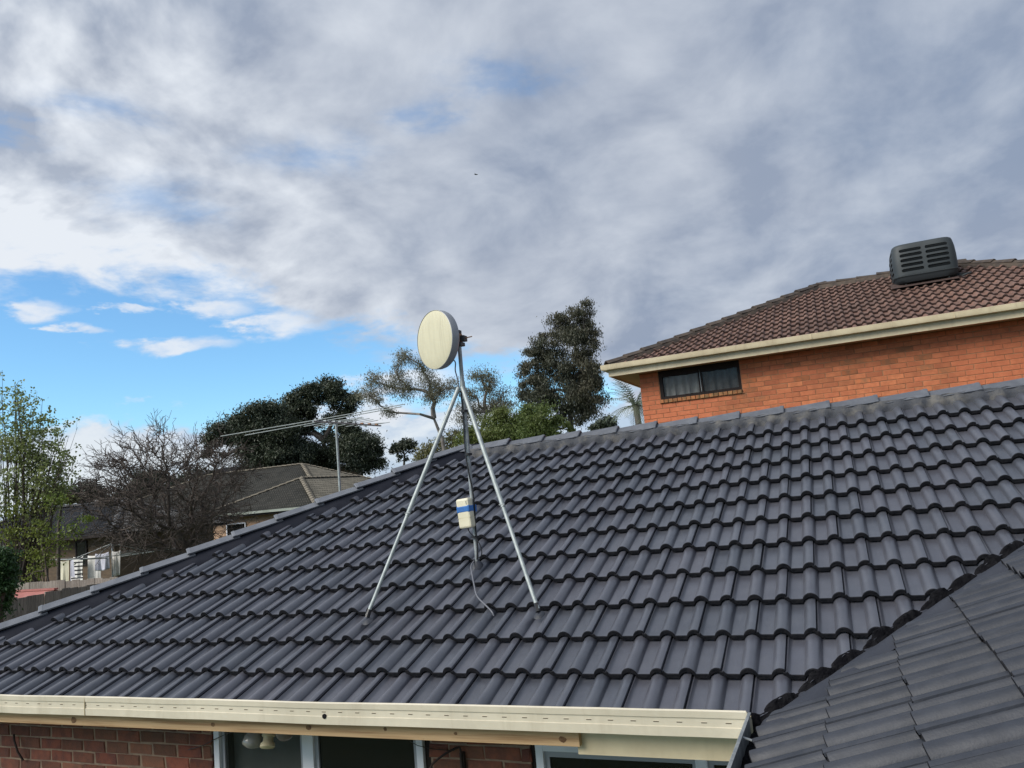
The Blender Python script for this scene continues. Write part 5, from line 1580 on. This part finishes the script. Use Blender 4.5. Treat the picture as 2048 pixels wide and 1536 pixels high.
def build_yard():
    # red roofed cubby between the fences
    C = thing('cubby_house', (-13.6, 5.9, 0.85), 'small cubby house with a faded red roof between the two fences', 'cubby house')
    b = MB(); b.box((-14.4, 5.5, 0.85), (-12.9, 6.7, 2.25)); b.build('wall', MT['paling'], C)
    red = material('faded_red_roof', (0.30, 0.105, 0.09), (0.36, 0.14, 0.12), 3.0, 0.7)
    b = MB(); b.add([(-14.6, 5.3, 2.30), (-12.65, 5.3, 2.30), (-12.65, 6.1, 2.64), (-14.6, 6.1, 2.64), (-14.6, 6.9, 2.30), (-12.65, 6.9, 2.30)], [(0, 1, 2, 3), (3, 2, 5, 4)]); b.build('roof', red, C)
    b = MB(); b.bar((-14.62, 6.1, 2.65), (-12.63, 6.1, 2.65), 0.08, 0.03); b.build('ridge_strip', red, C)
    # rotary clothesline
    cx, cy = -20.55, 13.88
    zg = ground_z(cx, cy)
    L = thing('rotary_clothesline', (cx, cy, zg), 'old galvanised rotary clothesline hung with washing behind the fences', 'clothesline')
    m = MB(); m.tube([(cx, cy, zg), (cx, cy, 3.16)], 0.032, 10); m.build('mast', MT['galv_old'], L)
    zt, za = 3.16, 2.78
    ends = []
    for k in range(4):
        a = RAD(25 + 90 * k); e = Vector((cx + 1.95 * math.cos(a), cy + 1.95 * math.sin(a), za + 0.05)); ends.append(e)
        b = MB(); b.tube([(cx, cy, za - 0.06), e], 0.017, 8); b.build('arm', MT['galv_old'], L)
        b = MB(); b.tube([(cx, cy, zt), Vector((cx, cy, za)).lerp(e, 0.55) + Vector((0, 0, 0.02))], 0.012, 6); b.build('stay', MT['galv_old'], L)
    for f in (0.45, 0.72, 1.0):
        for k in range(4):
            b = MB(); o = Vector((cx, cy, za - 0.03)); b.tube([o.lerp(ends[k], f), o.lerp(ends[(k + 1) % 4], f)], 0.004, 4); b.build('line', MT['galv'], L)
    r = random.Random(9)
    def cloth(name, label, P, Q, drop, mat, seed, cut=None, wav=0.05):
        rr = random.Random(seed); P = Vector(P); Q = Vector(Q); d = (Q - P); n = Vector((-d.y, d.x, 0)).normalized()
        b = MB(); rows = []
        ph = rr.uniform(0, 6)
        nu = 18
        for j in range(13):
            v = j / 12; row = []
            for i in range(nu + 1):
                u = i / nu
                sag = 0.04 * math.sin(math.pi * u)
                dr = drop * (1 + (cut(u) if cut else 0.0))
                row.append(P + d * u + n * (wav * v * math.sin(u * 9 + ph) + 0.02 * v * math.sin(u * 23)) - Vector((0, 0, sag + dr * v)))
            rows.append(row)
        b.grid(rows)
        o = b.build(name, mat, None, RAD(70), loc=tuple((P + Q) / 2 - Vector((0, 0, drop))))
        sd = o.modifiers.new('thick', 'SOLIDIFY'); sd.thickness = 0.006
        return tag(o, label, 'laundry', 'washing on the clothesline')
    white = material('white_cotton', (0.72, 0.70, 0.66), (0.62, 0.60, 0.57), 3.0, 0.9)
    lilac = material('pale_lilac_cotton', (0.60, 0.60, 0.68), (0.52, 0.52, 0.60), 3.0, 0.9)
    cream = material('cream_cotton', (0.68, 0.64, 0.50), (0.60, 0.56, 0.43), 3.0, 0.9)
    def striped(name, n_, a=(0.74, 0.72, 0.68), b=(0.02, 0.02, 0.025), axis=2, scale=14.0):
        m_ = bpy.data.materials.new(name); m_.use_nodes = True; t = NT(m_.node_tree)
        out = t.n('ShaderNodeOutputMaterial'); p_ = t.n('ShaderNodeBsdfPrincipled'); p_.inputs['Roughness'].default_value = 0.9
        co = t.n('ShaderNodeTexCoord'); sp = t.n('ShaderNodeSeparateXYZ'); t.l(co.outputs['Object'], sp.inputs[0])
        f = t.m('GREATER_THAN', t.m('FRACT', t.m('MULTIPLY', sp.outputs[axis], scale)), 0.62)
        t.l(t.mix(f, a, b), p_.inputs['Base Color']); t.l(p_.outputs[0], out.inputs[0]); return m_
    st = striped('black_and_white_stripes', 0, scale=8.5)
    ya = 13.30
    cloth('towel', 'cream towel at the left end of the clothesline', (-22.15, 13.27, 2.78), (-21.75, 13.32, 2.79), 0.98, cream, 1)
    cloth('bed_sheet', 'pale lilac sheet hanging left of the striped clothes on the line', (-21.72, 13.35, 2.80), (-21.30, 13.40, 2.80), 1.02, lilac, 2)
    cloth('striped_shirt', 'white shirt with black stripes hanging on the clothesline', (-21.42, 13.22, 2.86), (-21.05, 13.26, 2.86), 0.62, st, 3)
    cloth('striped_trousers', 'black and white striped trousers hanging below the striped shirt', (-21.46, 13.16, 2.28), (-21.00, 13.20, 2.28), 0.50, st, 4, cut=lambda u: -0.75 if 0.40 < u < 0.60 else 0.0)
    cloth('bed_sheet', 'white sheet hanging right of the striped clothes on the line', (-21.08, 13.44, 2.86), (-20.62, 13.52, 2.90), 0.98, white, 5)
    cloth('towel', 'white towel with a grey patch beside the clothesline mast', (-20.70, 13.40, 2.90), (-20.30, 13.55, 2.93), 0.50, lilac, 6)
    cloth('pillow_case', 'white pillow case hanging right of the clothesline mast', (-20.42, 13.75, 2.93), (-20.18, 13.85, 2.94), 0.72, white, 7)
    # green lid showing over the hip
    g = material('green_bin_plastic', (0.06, 0.30, 0.14), (0.08, 0.36, 0.17), 3.0, 0.5)
    B = thing('garden_bin', (-17.3, 12.5, 0.9), 'green topped garden bin just showing over the hip caps', 'bin')
    b = MB(); x, y = -17.3, 12.5
    rows = [[(x + sx * 0.5, y + sy * 0.3, z) for sx, sy in ((-s_, -s_), (s_, -s_), (s_, s_), (-s_, s_), (-s_, -s_))] for z, s_ in ((0.9, 0.8), (2.02, 1.0))]
    b.grid(rows); b.build('body', MT['dark_metal'], B)
    b = MB(); b.box((x - 0.55, y - 0.34, 2.025), (x + 0.55, y + 0.34, 2.09)); b.build('lid', g, B, bevel=0.02)
    # a bird high up
    bd = MB(); c = Vector((-24.0, 41.0, 21.0)) * 1.0
    c = CAM + (fwd + right * ((952 - 1024) / 1549) + up * ((768 - 349) / 1549)) * 46
    bd.tube([c + right * -0.11, c + right * 0.0, c + right * 0.12], [0.01, 0.035, 0.008], 6)
    bd.add([c + right * 0.03, c + right * -0.05, c + right * -0.09 + up * 0.05 - fwd * 0.2], [(0, 1, 2)])
    bd.add([c + right * 0.03, c + right * -0.05, c + right * -0.09 + up * 0.03 + fwd * 0.2], [(0, 1, 2)])
    tag(bd.build('bird', MT['cable_black'], None, None, loc=c), 'tiny dark bird flying high in the grey cloud', 'bird')


build_yard()


# ------------------------------------------------------------------ trees
def leaves_mesh(name, C, A, length, width, mat, rg, origin):
    """C: centres, A: leaf axes; rhombic leaf faces"""
    n = len(C)
    rnd = rg.normal(size=(n, 3))
    B = np.cross(A, rnd); B /= np.linalg.norm(B, axis=1)[:, None] + 1e-9
    L = (length * rg.uniform(0.6, 1.3, n))[:, None]; W = (width * rg.uniform(0.6, 1.3, n))[:, None]
    V = np.empty((n, 4, 3))
    V[:, 0] = C - A * L * 0.5; V[:, 1] = C + B * W * 0.5 - A * L * 0.05; V[:, 2] = C + A * L * 0.5; V[:, 3] = C - B * W * 0.5 - A * L * 0.05
    V -= np.array(origin)
    me = bpy.data.meshes.new(name)
    me.vertices.add(n * 4); me.loops.add(n * 4); me.polygons.add(n)
    me.vertices.foreach_set('co', V.reshape(-1))
    me.loops.foreach_set('vertex_index', np.arange(n * 4, dtype=np.int32))
    me.polygons.foreach_set('loop_start', np.arange(n, dtype=np.int32) * 4)
    me.polygons.foreach_set('loop_total', np.full(n, 4, dtype=np.int32))
    me.materials.append(mat)
    me.update(); me.validate()
    return me


def tree(name, label, key, nleaf, lsize, mat, bark, seed, base=None, trunk_r=0.25, subs=14, tight=0.33, droop=0.3, cat='tree', group=None, fork=None, limb_f=0.3, aspect=0.4, limbs=True, hollow=0.45, twig=0.5):
    rg = np.random.default_rng(seed); r = random.Random(seed)
    cl = CLUMPS[key]
    if base is None: base = BASES[key][0]
    bz = ground_z(base[0], base[1])
    base = Vector((base[0], base[1], bz))
    T = thing(name, base, label, cat, group)
    vol = np.array([c[3] * c[4] * c[5] * c[6] for c in cl]) ** 0.75
    vol /= vol.sum()
    Cs, As = [], []
    tips = []
    for c, v in zip(cl, vol):
        ctr = np.array(c[:3]); rad = np.array(c[3:6])
        ns = max(3, int(subs * len(cl) * v))
        d = rg.normal(size=(ns, 3)); d /= np.linalg.norm(d, axis=1)[:, None]
        rr = rg.uniform(hollow, 1.0, ns)[:, None] ** 0.6
        sc = ctr + d * rr * rad * 0.88
        nl = max(8, int(nleaf * v / ns))
        for s_ in sc:
            k = int(nl * rg.uniform(0.4, 1.6))
            sig = tight * rad.mean() * rg.uniform(0.55, 1.15)
            p = rg.normal(size=(k, 3)) * sig * np.array((1, 1, 0.72))
            Cs.append(s_ + p)
            a = rg.normal(size=(k, 3)) + np.array((0, 0, -droop * 2.2))
            As.append(a / (np.linalg.norm(a, axis=1)[:, None] + 1e-9))
        tips.append((ctr, sc))
    C = np.concatenate(Cs); A = np.concatenate(As)
    me = leaves_mesh('crown', C, A, lsize, lsize * aspect, mat, rg, base)
    o = bpy.data.objects.new('crown', me); COL.objects.link(o); o.parent = T
    # trunk and limbs
    b = MB()
    fk = [Vector(f) for f in (fork or [])]
    if not fk:
        lo = min(c[2] - c[5] for c in cl)
        cx = float(np.mean([c[0] for c in cl])); cy = float(np.mean([c[1] for c in cl])); 
        top = float(np.mean([c[2] for c in cl]))
        fk = [Vector((base.x * 0.7 + cx * 0.3, base.y * 0.7 + cy * 0.3, base.z + (lo - base.z) * 0.75 + 0.3)), Vector((cx, cy, lo * 0.45 + top * 0.55))]
    path = [base - Vector((0, 0, 0.3))] + fk
    rads = [trunk_r * (1 - 0.55 * i / max(1, len(path) - 1)) for i in range(len(path))]
    b.tube(path, rads, 9)
    if limbs:
        # each clump hangs on the nearest limb already grown, so that the limbs branch
        root = fk[-1]
        nodes = [(root, 0.0, -1)] + ([(path[-2].lerp(root, 0.6), 0.0, -1)] if len(path) > 1 else [])
        order = sorted(tips, key=lambda q: (Vector(q[0]) - root).length)
        par = []; pos = [n_[0] for n_ in nodes]; cost = [0.0] * len(pos); load = [1.0] * (len(pos) + len(order))
        for ctr, sc in order:
            e = Vector(ctr)
            j = min(range(len(pos)), key=lambda i_: (pos[i_] - e).length + 0.55 * cost[i_])
            par.append(j); cost.append(cost[j] + (pos[j] - e).length); pos.append(e)
        n0 = len(nodes)
        for i_ in range(len(order) - 1, -1, -1):
            load[par[i_]] += load[n0 + i_]
        for i_, (ctr, sc) in enumerate(order):
            e = pos[n0 + i_]; s0 = pos[par[i_]]
            wd = trunk_r * limb_f * (load[n0 + i_] ** 0.5)
            w0 = min(trunk_r * limb_f * (load[par[i_]] ** 0.5), wd * 1.35)
            dl = (e - s0).length
            m1 = s0.lerp(e, 0.35) + Vector((r.gauss(0, 0.10), r.gauss(0, 0.10), r.uniform(-0.02, 0.12))) * dl
            mid = s0.lerp(e, 0.7) + Vector((r.gauss(0, 0.10), r.gauss(0, 0.10), r.uniform(-0.06, 0.08))) * dl
            b.tube([s0, m1, mid, e], [w0, wd, wd * 0.85, wd * 0.6], 6)
            for q in sc:
                if r.random() < twig:
                    q = Vector(q); m2 = mid.lerp(e, r.uniform(0.1, 1.0)); m3 = m2.lerp(q, 0.5) + Vector((r.gauss(0, 0.1), r.gauss(0, 0.1), r.gauss(0, 0.1))) * (q - m2).length
                    b.tube([m2, m3, q], [trunk_r * limb_f * 0.33, trunk_r * limb_f * 0.2, trunk_r * limb_f * 0.08], 4, cap=False)
    b.build('trunk', bark, T, RAD(60))
    return T


tree('evergreen_tree', 'tallest of the dark evergreens, domed, behind the television antenna', 'ev_main', 60000, 0.22, MT['lf_ever'], MT['bark_grey'], 1, trunk_r=0.35, subs=16, tight=0.26, group='dark evergreens')
tree('evergreen_tree', 'broad dark evergreen left of the tallest one, above the bare tree', 'ev_left', 60000, 0.22, MT['lf_ever'], MT['bark_grey'], 2, trunk_r=0.35, subs=16, tight=0.28, group='dark evergreens')
tree('evergreen_tree', 'low dark evergreen right of the antenna pole by the hip', 'ev_right', 26000, 0.21, MT['lf_ever'], MT['bark_grey'], 3, trunk_r=0.28, subs=16, tight=0.28, group='dark evergreens')
tree('umbrella_tree', 'small distant flat-topped gum tree above the hip caps', 'umbrella', 2600, 0.36, MT['lf_far'], MT['bark_grey'], 4, trunk_r=0.22, subs=14, tight=0.3)
tree('olive_shrub', 'pale olive shrub left of the dish mast behind the hip top', 'olive', 4200, 0.17, MT['lf_olive'], MT['bark_grey'], 5, trunk_r=0.12, subs=18, tight=0.34, cat='shrub')
tree('gum_tree', 'tall dense grey-green gum tree left of the orange house', 'tallgum', 62000, 0.18, MT['lf_tall'], MT['bark_grey'], 6, trunk_r=0.26, limb_f=0.2, subs=18, tight=0.25, droop=0.8, aspect=0.3)
tree('gum_tree', 'open pale gum tree with forked trunk behind the dish', 'gum_l', 14000, 0.115, MT['lf_gum'], MT['bark_pale'], 7, trunk_r=0.13, subs=24, tight=0.48, droop=0.7, aspect=0.28, fork=[(-17.3, 29.99, 6.44), (-17.54, 29.73, 7.5)], limb_f=0.26, hollow=0.1, twig=0.8)
tree('gum_tree', 'thin brownish gum tree right of the dish mast', 'gum_r', 10000, 0.12, MT['lf_gum'], MT['bark_pale'], 8, trunk_r=0.14, subs=18, tight=0.42, droop=0.6, aspect=0.3, limb_f=0.4, hollow=0.1, twig=0.8)
tree('hedge_tree', 'rounded mid-green leafy tree behind the ridge right of the mast', 'hedge', 34000, 0.11, MT['lf_hedge'], MT['bark_grey'], 9, trunk_r=0.18, subs=18, tight=0.27, cat='tree')
tree('dark_shrub', 'small dark shrub under the tall gum beside the palm', 'bush_r', 3500, 0.13, MT['lf_ever'], MT['bark_grey'], 10, trunk_r=0.08, subs=16, tight=0.32, cat='shrub')
fl = CLUMPS['far_l']
for i_, (ids, lab) in enumerate((((0, 1, 5), 'low dark distant tree between the leafy tree and the bare tree'), ((2, 3, 4, 7), 'dark distant tree directly behind the bare crown'), ((6,), 'dark distant tree between the bare tree and the evergreens'))):
    CLUMPS['far_%d' % i_] = [fl[j] for j in ids]
    cx_, cy_ = (float(np.mean([fl[j][q] for j in ids])) for q in (0, 1))
    tree('far_tree', lab, 'far_%d' % i_, 2200 * len(ids), 0.28, MT['lf_far'], MT['bark_grey'], 12 + 30 * i_, base=[cx_, cy_, 0], trunk_r=0.22, subs=18, tight=0.30, group='dark distant trees')
tree('conifer_shrub', 'dense dark green conifer in the lower left corner of the yard', 'conifer', 16000, 0.07, MT['lf_conifer'], MT['bark_dark'], 13, trunk_r=0.10, subs=22, tight=0.26, cat='shrub', droop=-0.4, aspect=0.3)
tree('olive_shrub', 'yellowish shrub behind the leafy tree at far left', 'bush_olive', 2600, 0.10, MT['lf_olive'], MT['bark_dark'], 14, trunk_r=0.06, subs=16, tight=0.32, cat='shrub')


def build_leafy():
    """young multi-stemmed tree: many upright thin stems with leaves along the twigs"""
    rg = np.random.default_rng(41); r = random.Random(41)
    b0 = BASES['leafy'][0]
    base = Vector((b0[0], b0[1], ground_z(b0[0], b0[1])))
    T = thing('leafy_tree', base, 'many-stemmed young tree with fresh green leaves at the left edge', 'tree')
    b = MB(); Cs = []; As = []
    cl = CLUMPS['leafy']
    for c in cl:
        ctr = Vector(c[:3])
        for k in range(5):
            e = ctr + Vector((r.uniform(-1, 1) * c[3], r.uniform(-1, 1) * c[4], r.uniform(-1, 1) * c[5]))
            fx = base + Vector((r.gauss(0, 0.30), r.gauss(0, 0.25), 0.7))
            m1 = fx.lerp(e, 0.35) + Vector((r.gauss(0, 0.05), r.gauss(0, 0.05), 0.25)); m2 = fx.lerp(e, 0.72) + Vector((r.gauss(0, 0.06), r.gauss(0, 0.06), 0.12))
            w = r.uniform(0.012, 0.026) if k < 2 else r.uniform(0.006, 0.013)
            b.tube([base, fx, m1, m2, e], [w * 1.6, w * 1.4, w, w * 0.6, w * 0.25], 5)
            path = [m1, m2, e]
            for j in range(9):
                f = r.uniform(0.25, 1.0)
                p = m1.lerp(m2, f * 2) if f < 0.5 else m2.lerp(e, f * 2 - 1)
                q = p + Vector((r.gauss(0, 0.15), r.gauss(0, 0.15), r.uniform(0.02, 0.22)))
                b.tube([p, q], [w * 0.3, w * 0.12], 3, cap=False)
                n = r.randint(7, 19) if f > 0.45 else r.randint(0, 5)
                if n:
                    pp = np.array(q) + rg.normal(size=(n, 3)) * 0.06; Cs.append(pp)
                    a = rg.normal(size=(n, 3)) + np.array((0, 0, -0.9)); As.append(a / np.linalg.norm(a, axis=1)[:, None])
    b.build('trunk', MT['bark_dark'], T, RAD(60))
    me = leaves_mesh('crown', np.concatenate(Cs), np.concatenate(As), 0.064, 0.052, MT['lf_leafy'], rg, base)
    o = bpy.data.objects.new('crown', me); COL.objects.link(o); o.parent = T
    # yellow-green growth lower down, another plant
    c0 = CLUMPS['leafy_low']
    tree('yellow_shrub', 'loose yellow-green leafy shrub below the many-stemmed tree', 'leafy_low', 2200, 0.062, MT['lf_yellow'], MT['bark_dark'], 42, base=[-15.2, 7.9, 0.9], trunk_r=0.028, subs=14, tight=0.36, cat='shrub', aspect=0.7, hollow=0.2)


build_leafy()


def build_bare():
    """leafless crown: limbs grown to points spread through a rounded volume, short twigs on every one of them"""
    r = random.Random(77)
    b0 = BASES['bare'][0]
    base = Vector((b0[0], b0[1], ground_z(b0[0], b0[1])))
    T = thing('bare_tree', base, 'leafless dark spreading tree with a dense tangle of twigs left of the antenna', 'tree')
    trunk = MB(); tw = MB()
    crown = Vector((base.x, base.y, 2.75))
    ctr = Vector((base.x - 0.42, base.y - 0.30, 4.55)); rad = Vector((2.75, 2.55, 2.05))
    trunk.tube([base - Vector((0, 0, 0.2)), base + Vector((0.05, 0, 0.9)), crown], [0.22, 0.18, 0.17], 10)
    pts = []
    while len(pts) < 640:
        d = Vector((r.uniform(-1, 1), r.uniform(-1, 1), r.uniform(-1, 1)))
        if d.length > 1 or d.length < 0.18: continue
        k = 1.0 + 0.10 * math.sin(5 * math.atan2(d.y, d.x)) + r.gauss(0, 0.03)
        p = ctr + Vector((d.x * rad.x, d.y * rad.y, d.z * rad.z)) * k
        if p.z < 2.55: continue
        pts.append(p)
    pts.sort(key=lambda p: (p - crown).length)
    pos = [crown]; cost = [0.0]; par = []
    for p in pts:
        j = min(range(len(pos)), key=lambda i: (pos[i] - p).length + 0.45 * cost[i])
        par.append(j); cost.append(cost[j] + (pos[j] - p).length); pos.append(p)
    load = [1.0] * len(pos)
    for i in range(len(pts) - 1, -1, -1): load[par[i]] += load[i + 1]
    for i, p in enumerate(pts):
        s0 = pos[par[i]]; dl = (p - s0).length
        w = 0.0085 * load[i + 1] ** 0.46; w0 = min(0.0085 * load[par[i]] ** 0.46, w * 1.3)
        m1 = s0.lerp(p, 0.35) + Vector((r.gauss(0, 0.08), r.gauss(0, 0.08), r.gauss(0, 0.07))) * dl
        m2 = s0.lerp(p, 0.7) + Vector((r.gauss(0, 0.07), r.gauss(0, 0.07), r.gauss(0, 0.06))) * dl
        (trunk if w > 0.02 else tw).tube([s0, m1, m2, p], [w0, w, w, w * 0.8], 7 if w > 0.02 else 4, cap=False)
        out = (p - ctr).normalized()
        for k in range(5):
            o = (m1, m2, p)[r.randrange(3)].copy()
            d = (out * 0.55 + Vector((r.gauss(0, 0.7), r.gauss(0, 0.7), r.gauss(0.15, 0.6)))).normalized()
            L = r.uniform(0.25, 0.62); q = o + d * L * 0.5 + Vector((r.gauss(0, 0.04), r.gauss(0, 0.04), r.gauss(0, 0.04))); e = q + (d + Vector((r.gauss(0, 0.3), r.gauss(0, 0.3), r.gauss(0.1, 0.3)))).normalized() * L * 0.5
            tw.tube([o, q, e], [0.009, 0.007, 0.0048], 3, cap=False)
            for h in range(2):
                a_ = o.lerp(q, r.random()) if h == 0 else q.lerp(e, r.random())
                f = a_ + (d + Vector((r.gauss(0, 0.8), r.gauss(0, 0.8), r.gauss(0, 0.7)))).normalized() * r.uniform(0.10, 0.28)
                tw.tube([a_, f], [0.007, 0.0045], 3, cap=False)
    trunk.build('trunk', MT['bark_dark'], T, RAD(60))
    tw.build('twigs', MT['bark_dark'], T)
    print('twig faces', len(tw.f))


build_bare()


def build_palm():
    r = random.Random(5); rg = np.random.default_rng(5)
    c = Vector(CLUMPS['palm'][0])
    base = Vector((c.x + 0.1, c.y, ground_z(c.x, c.y)))
    T = thing('palm_tree', base, 'pale feathery palm against the left corner of the orange house', 'palm')
    b = MB(); b.tube([base, base.lerp(c, 0.5) + Vector((0.05, 0, 0)), c], [0.14, 0.12, 0.10], 10); b.build('trunk', MT['bark_grey'], T, RAD(60))
    for k in range(30):
        a = r.uniform(0, 2 * math.pi); el = r.uniform(-0.3, 1.25); L = r.uniform(0.95, 1.4)
        d = Vector((math.cos(a) * math.cos(el), math.sin(a) * math.cos(el), math.sin(el)))
        pts = []; q = c.copy(); v = d.copy()
        for i in range(9):
            pts.append(q.copy()); q = q + v * (L / 8); v = (v + Vector((0, 0, -0.15))).normalized()
        f = MB(); f.tube(pts, [0.012 * (1 - i / 10) for i in range(9)], 4, cap=False)
        for i in range(1, 9):
            for s_ in (-1, 1):
                for h in (0.0, 0.5):
                    p = pts[i - 1].lerp(pts[i], h); t = (pts[i] - pts[i - 1]).normalized(); sd = t.cross(Vector((0, 0, 1)))
                    if sd.length < 0.1: sd = Vector((1, 0, 0))
                    sd.normalize(); ll = 0.26 * math.sin(math.pi * (0.15 + 0.8 * i / 9))
                    e = p + (sd * s_ * 0.75 + t * 0.6).normalized() * ll + Vector((0, 0, -0.35 * ll + r.gauss(0, 0.02)))
                    w = t * 0.010
                    f.add([p - w, p + w, p.lerp(e, 0.6) + w * 1.1, e, p.lerp(e, 0.6) - w * 1.1], [(0, 1, 2, 3, 4)])
        f.build('frond', MT['lf_palm'], T)


build_palm()
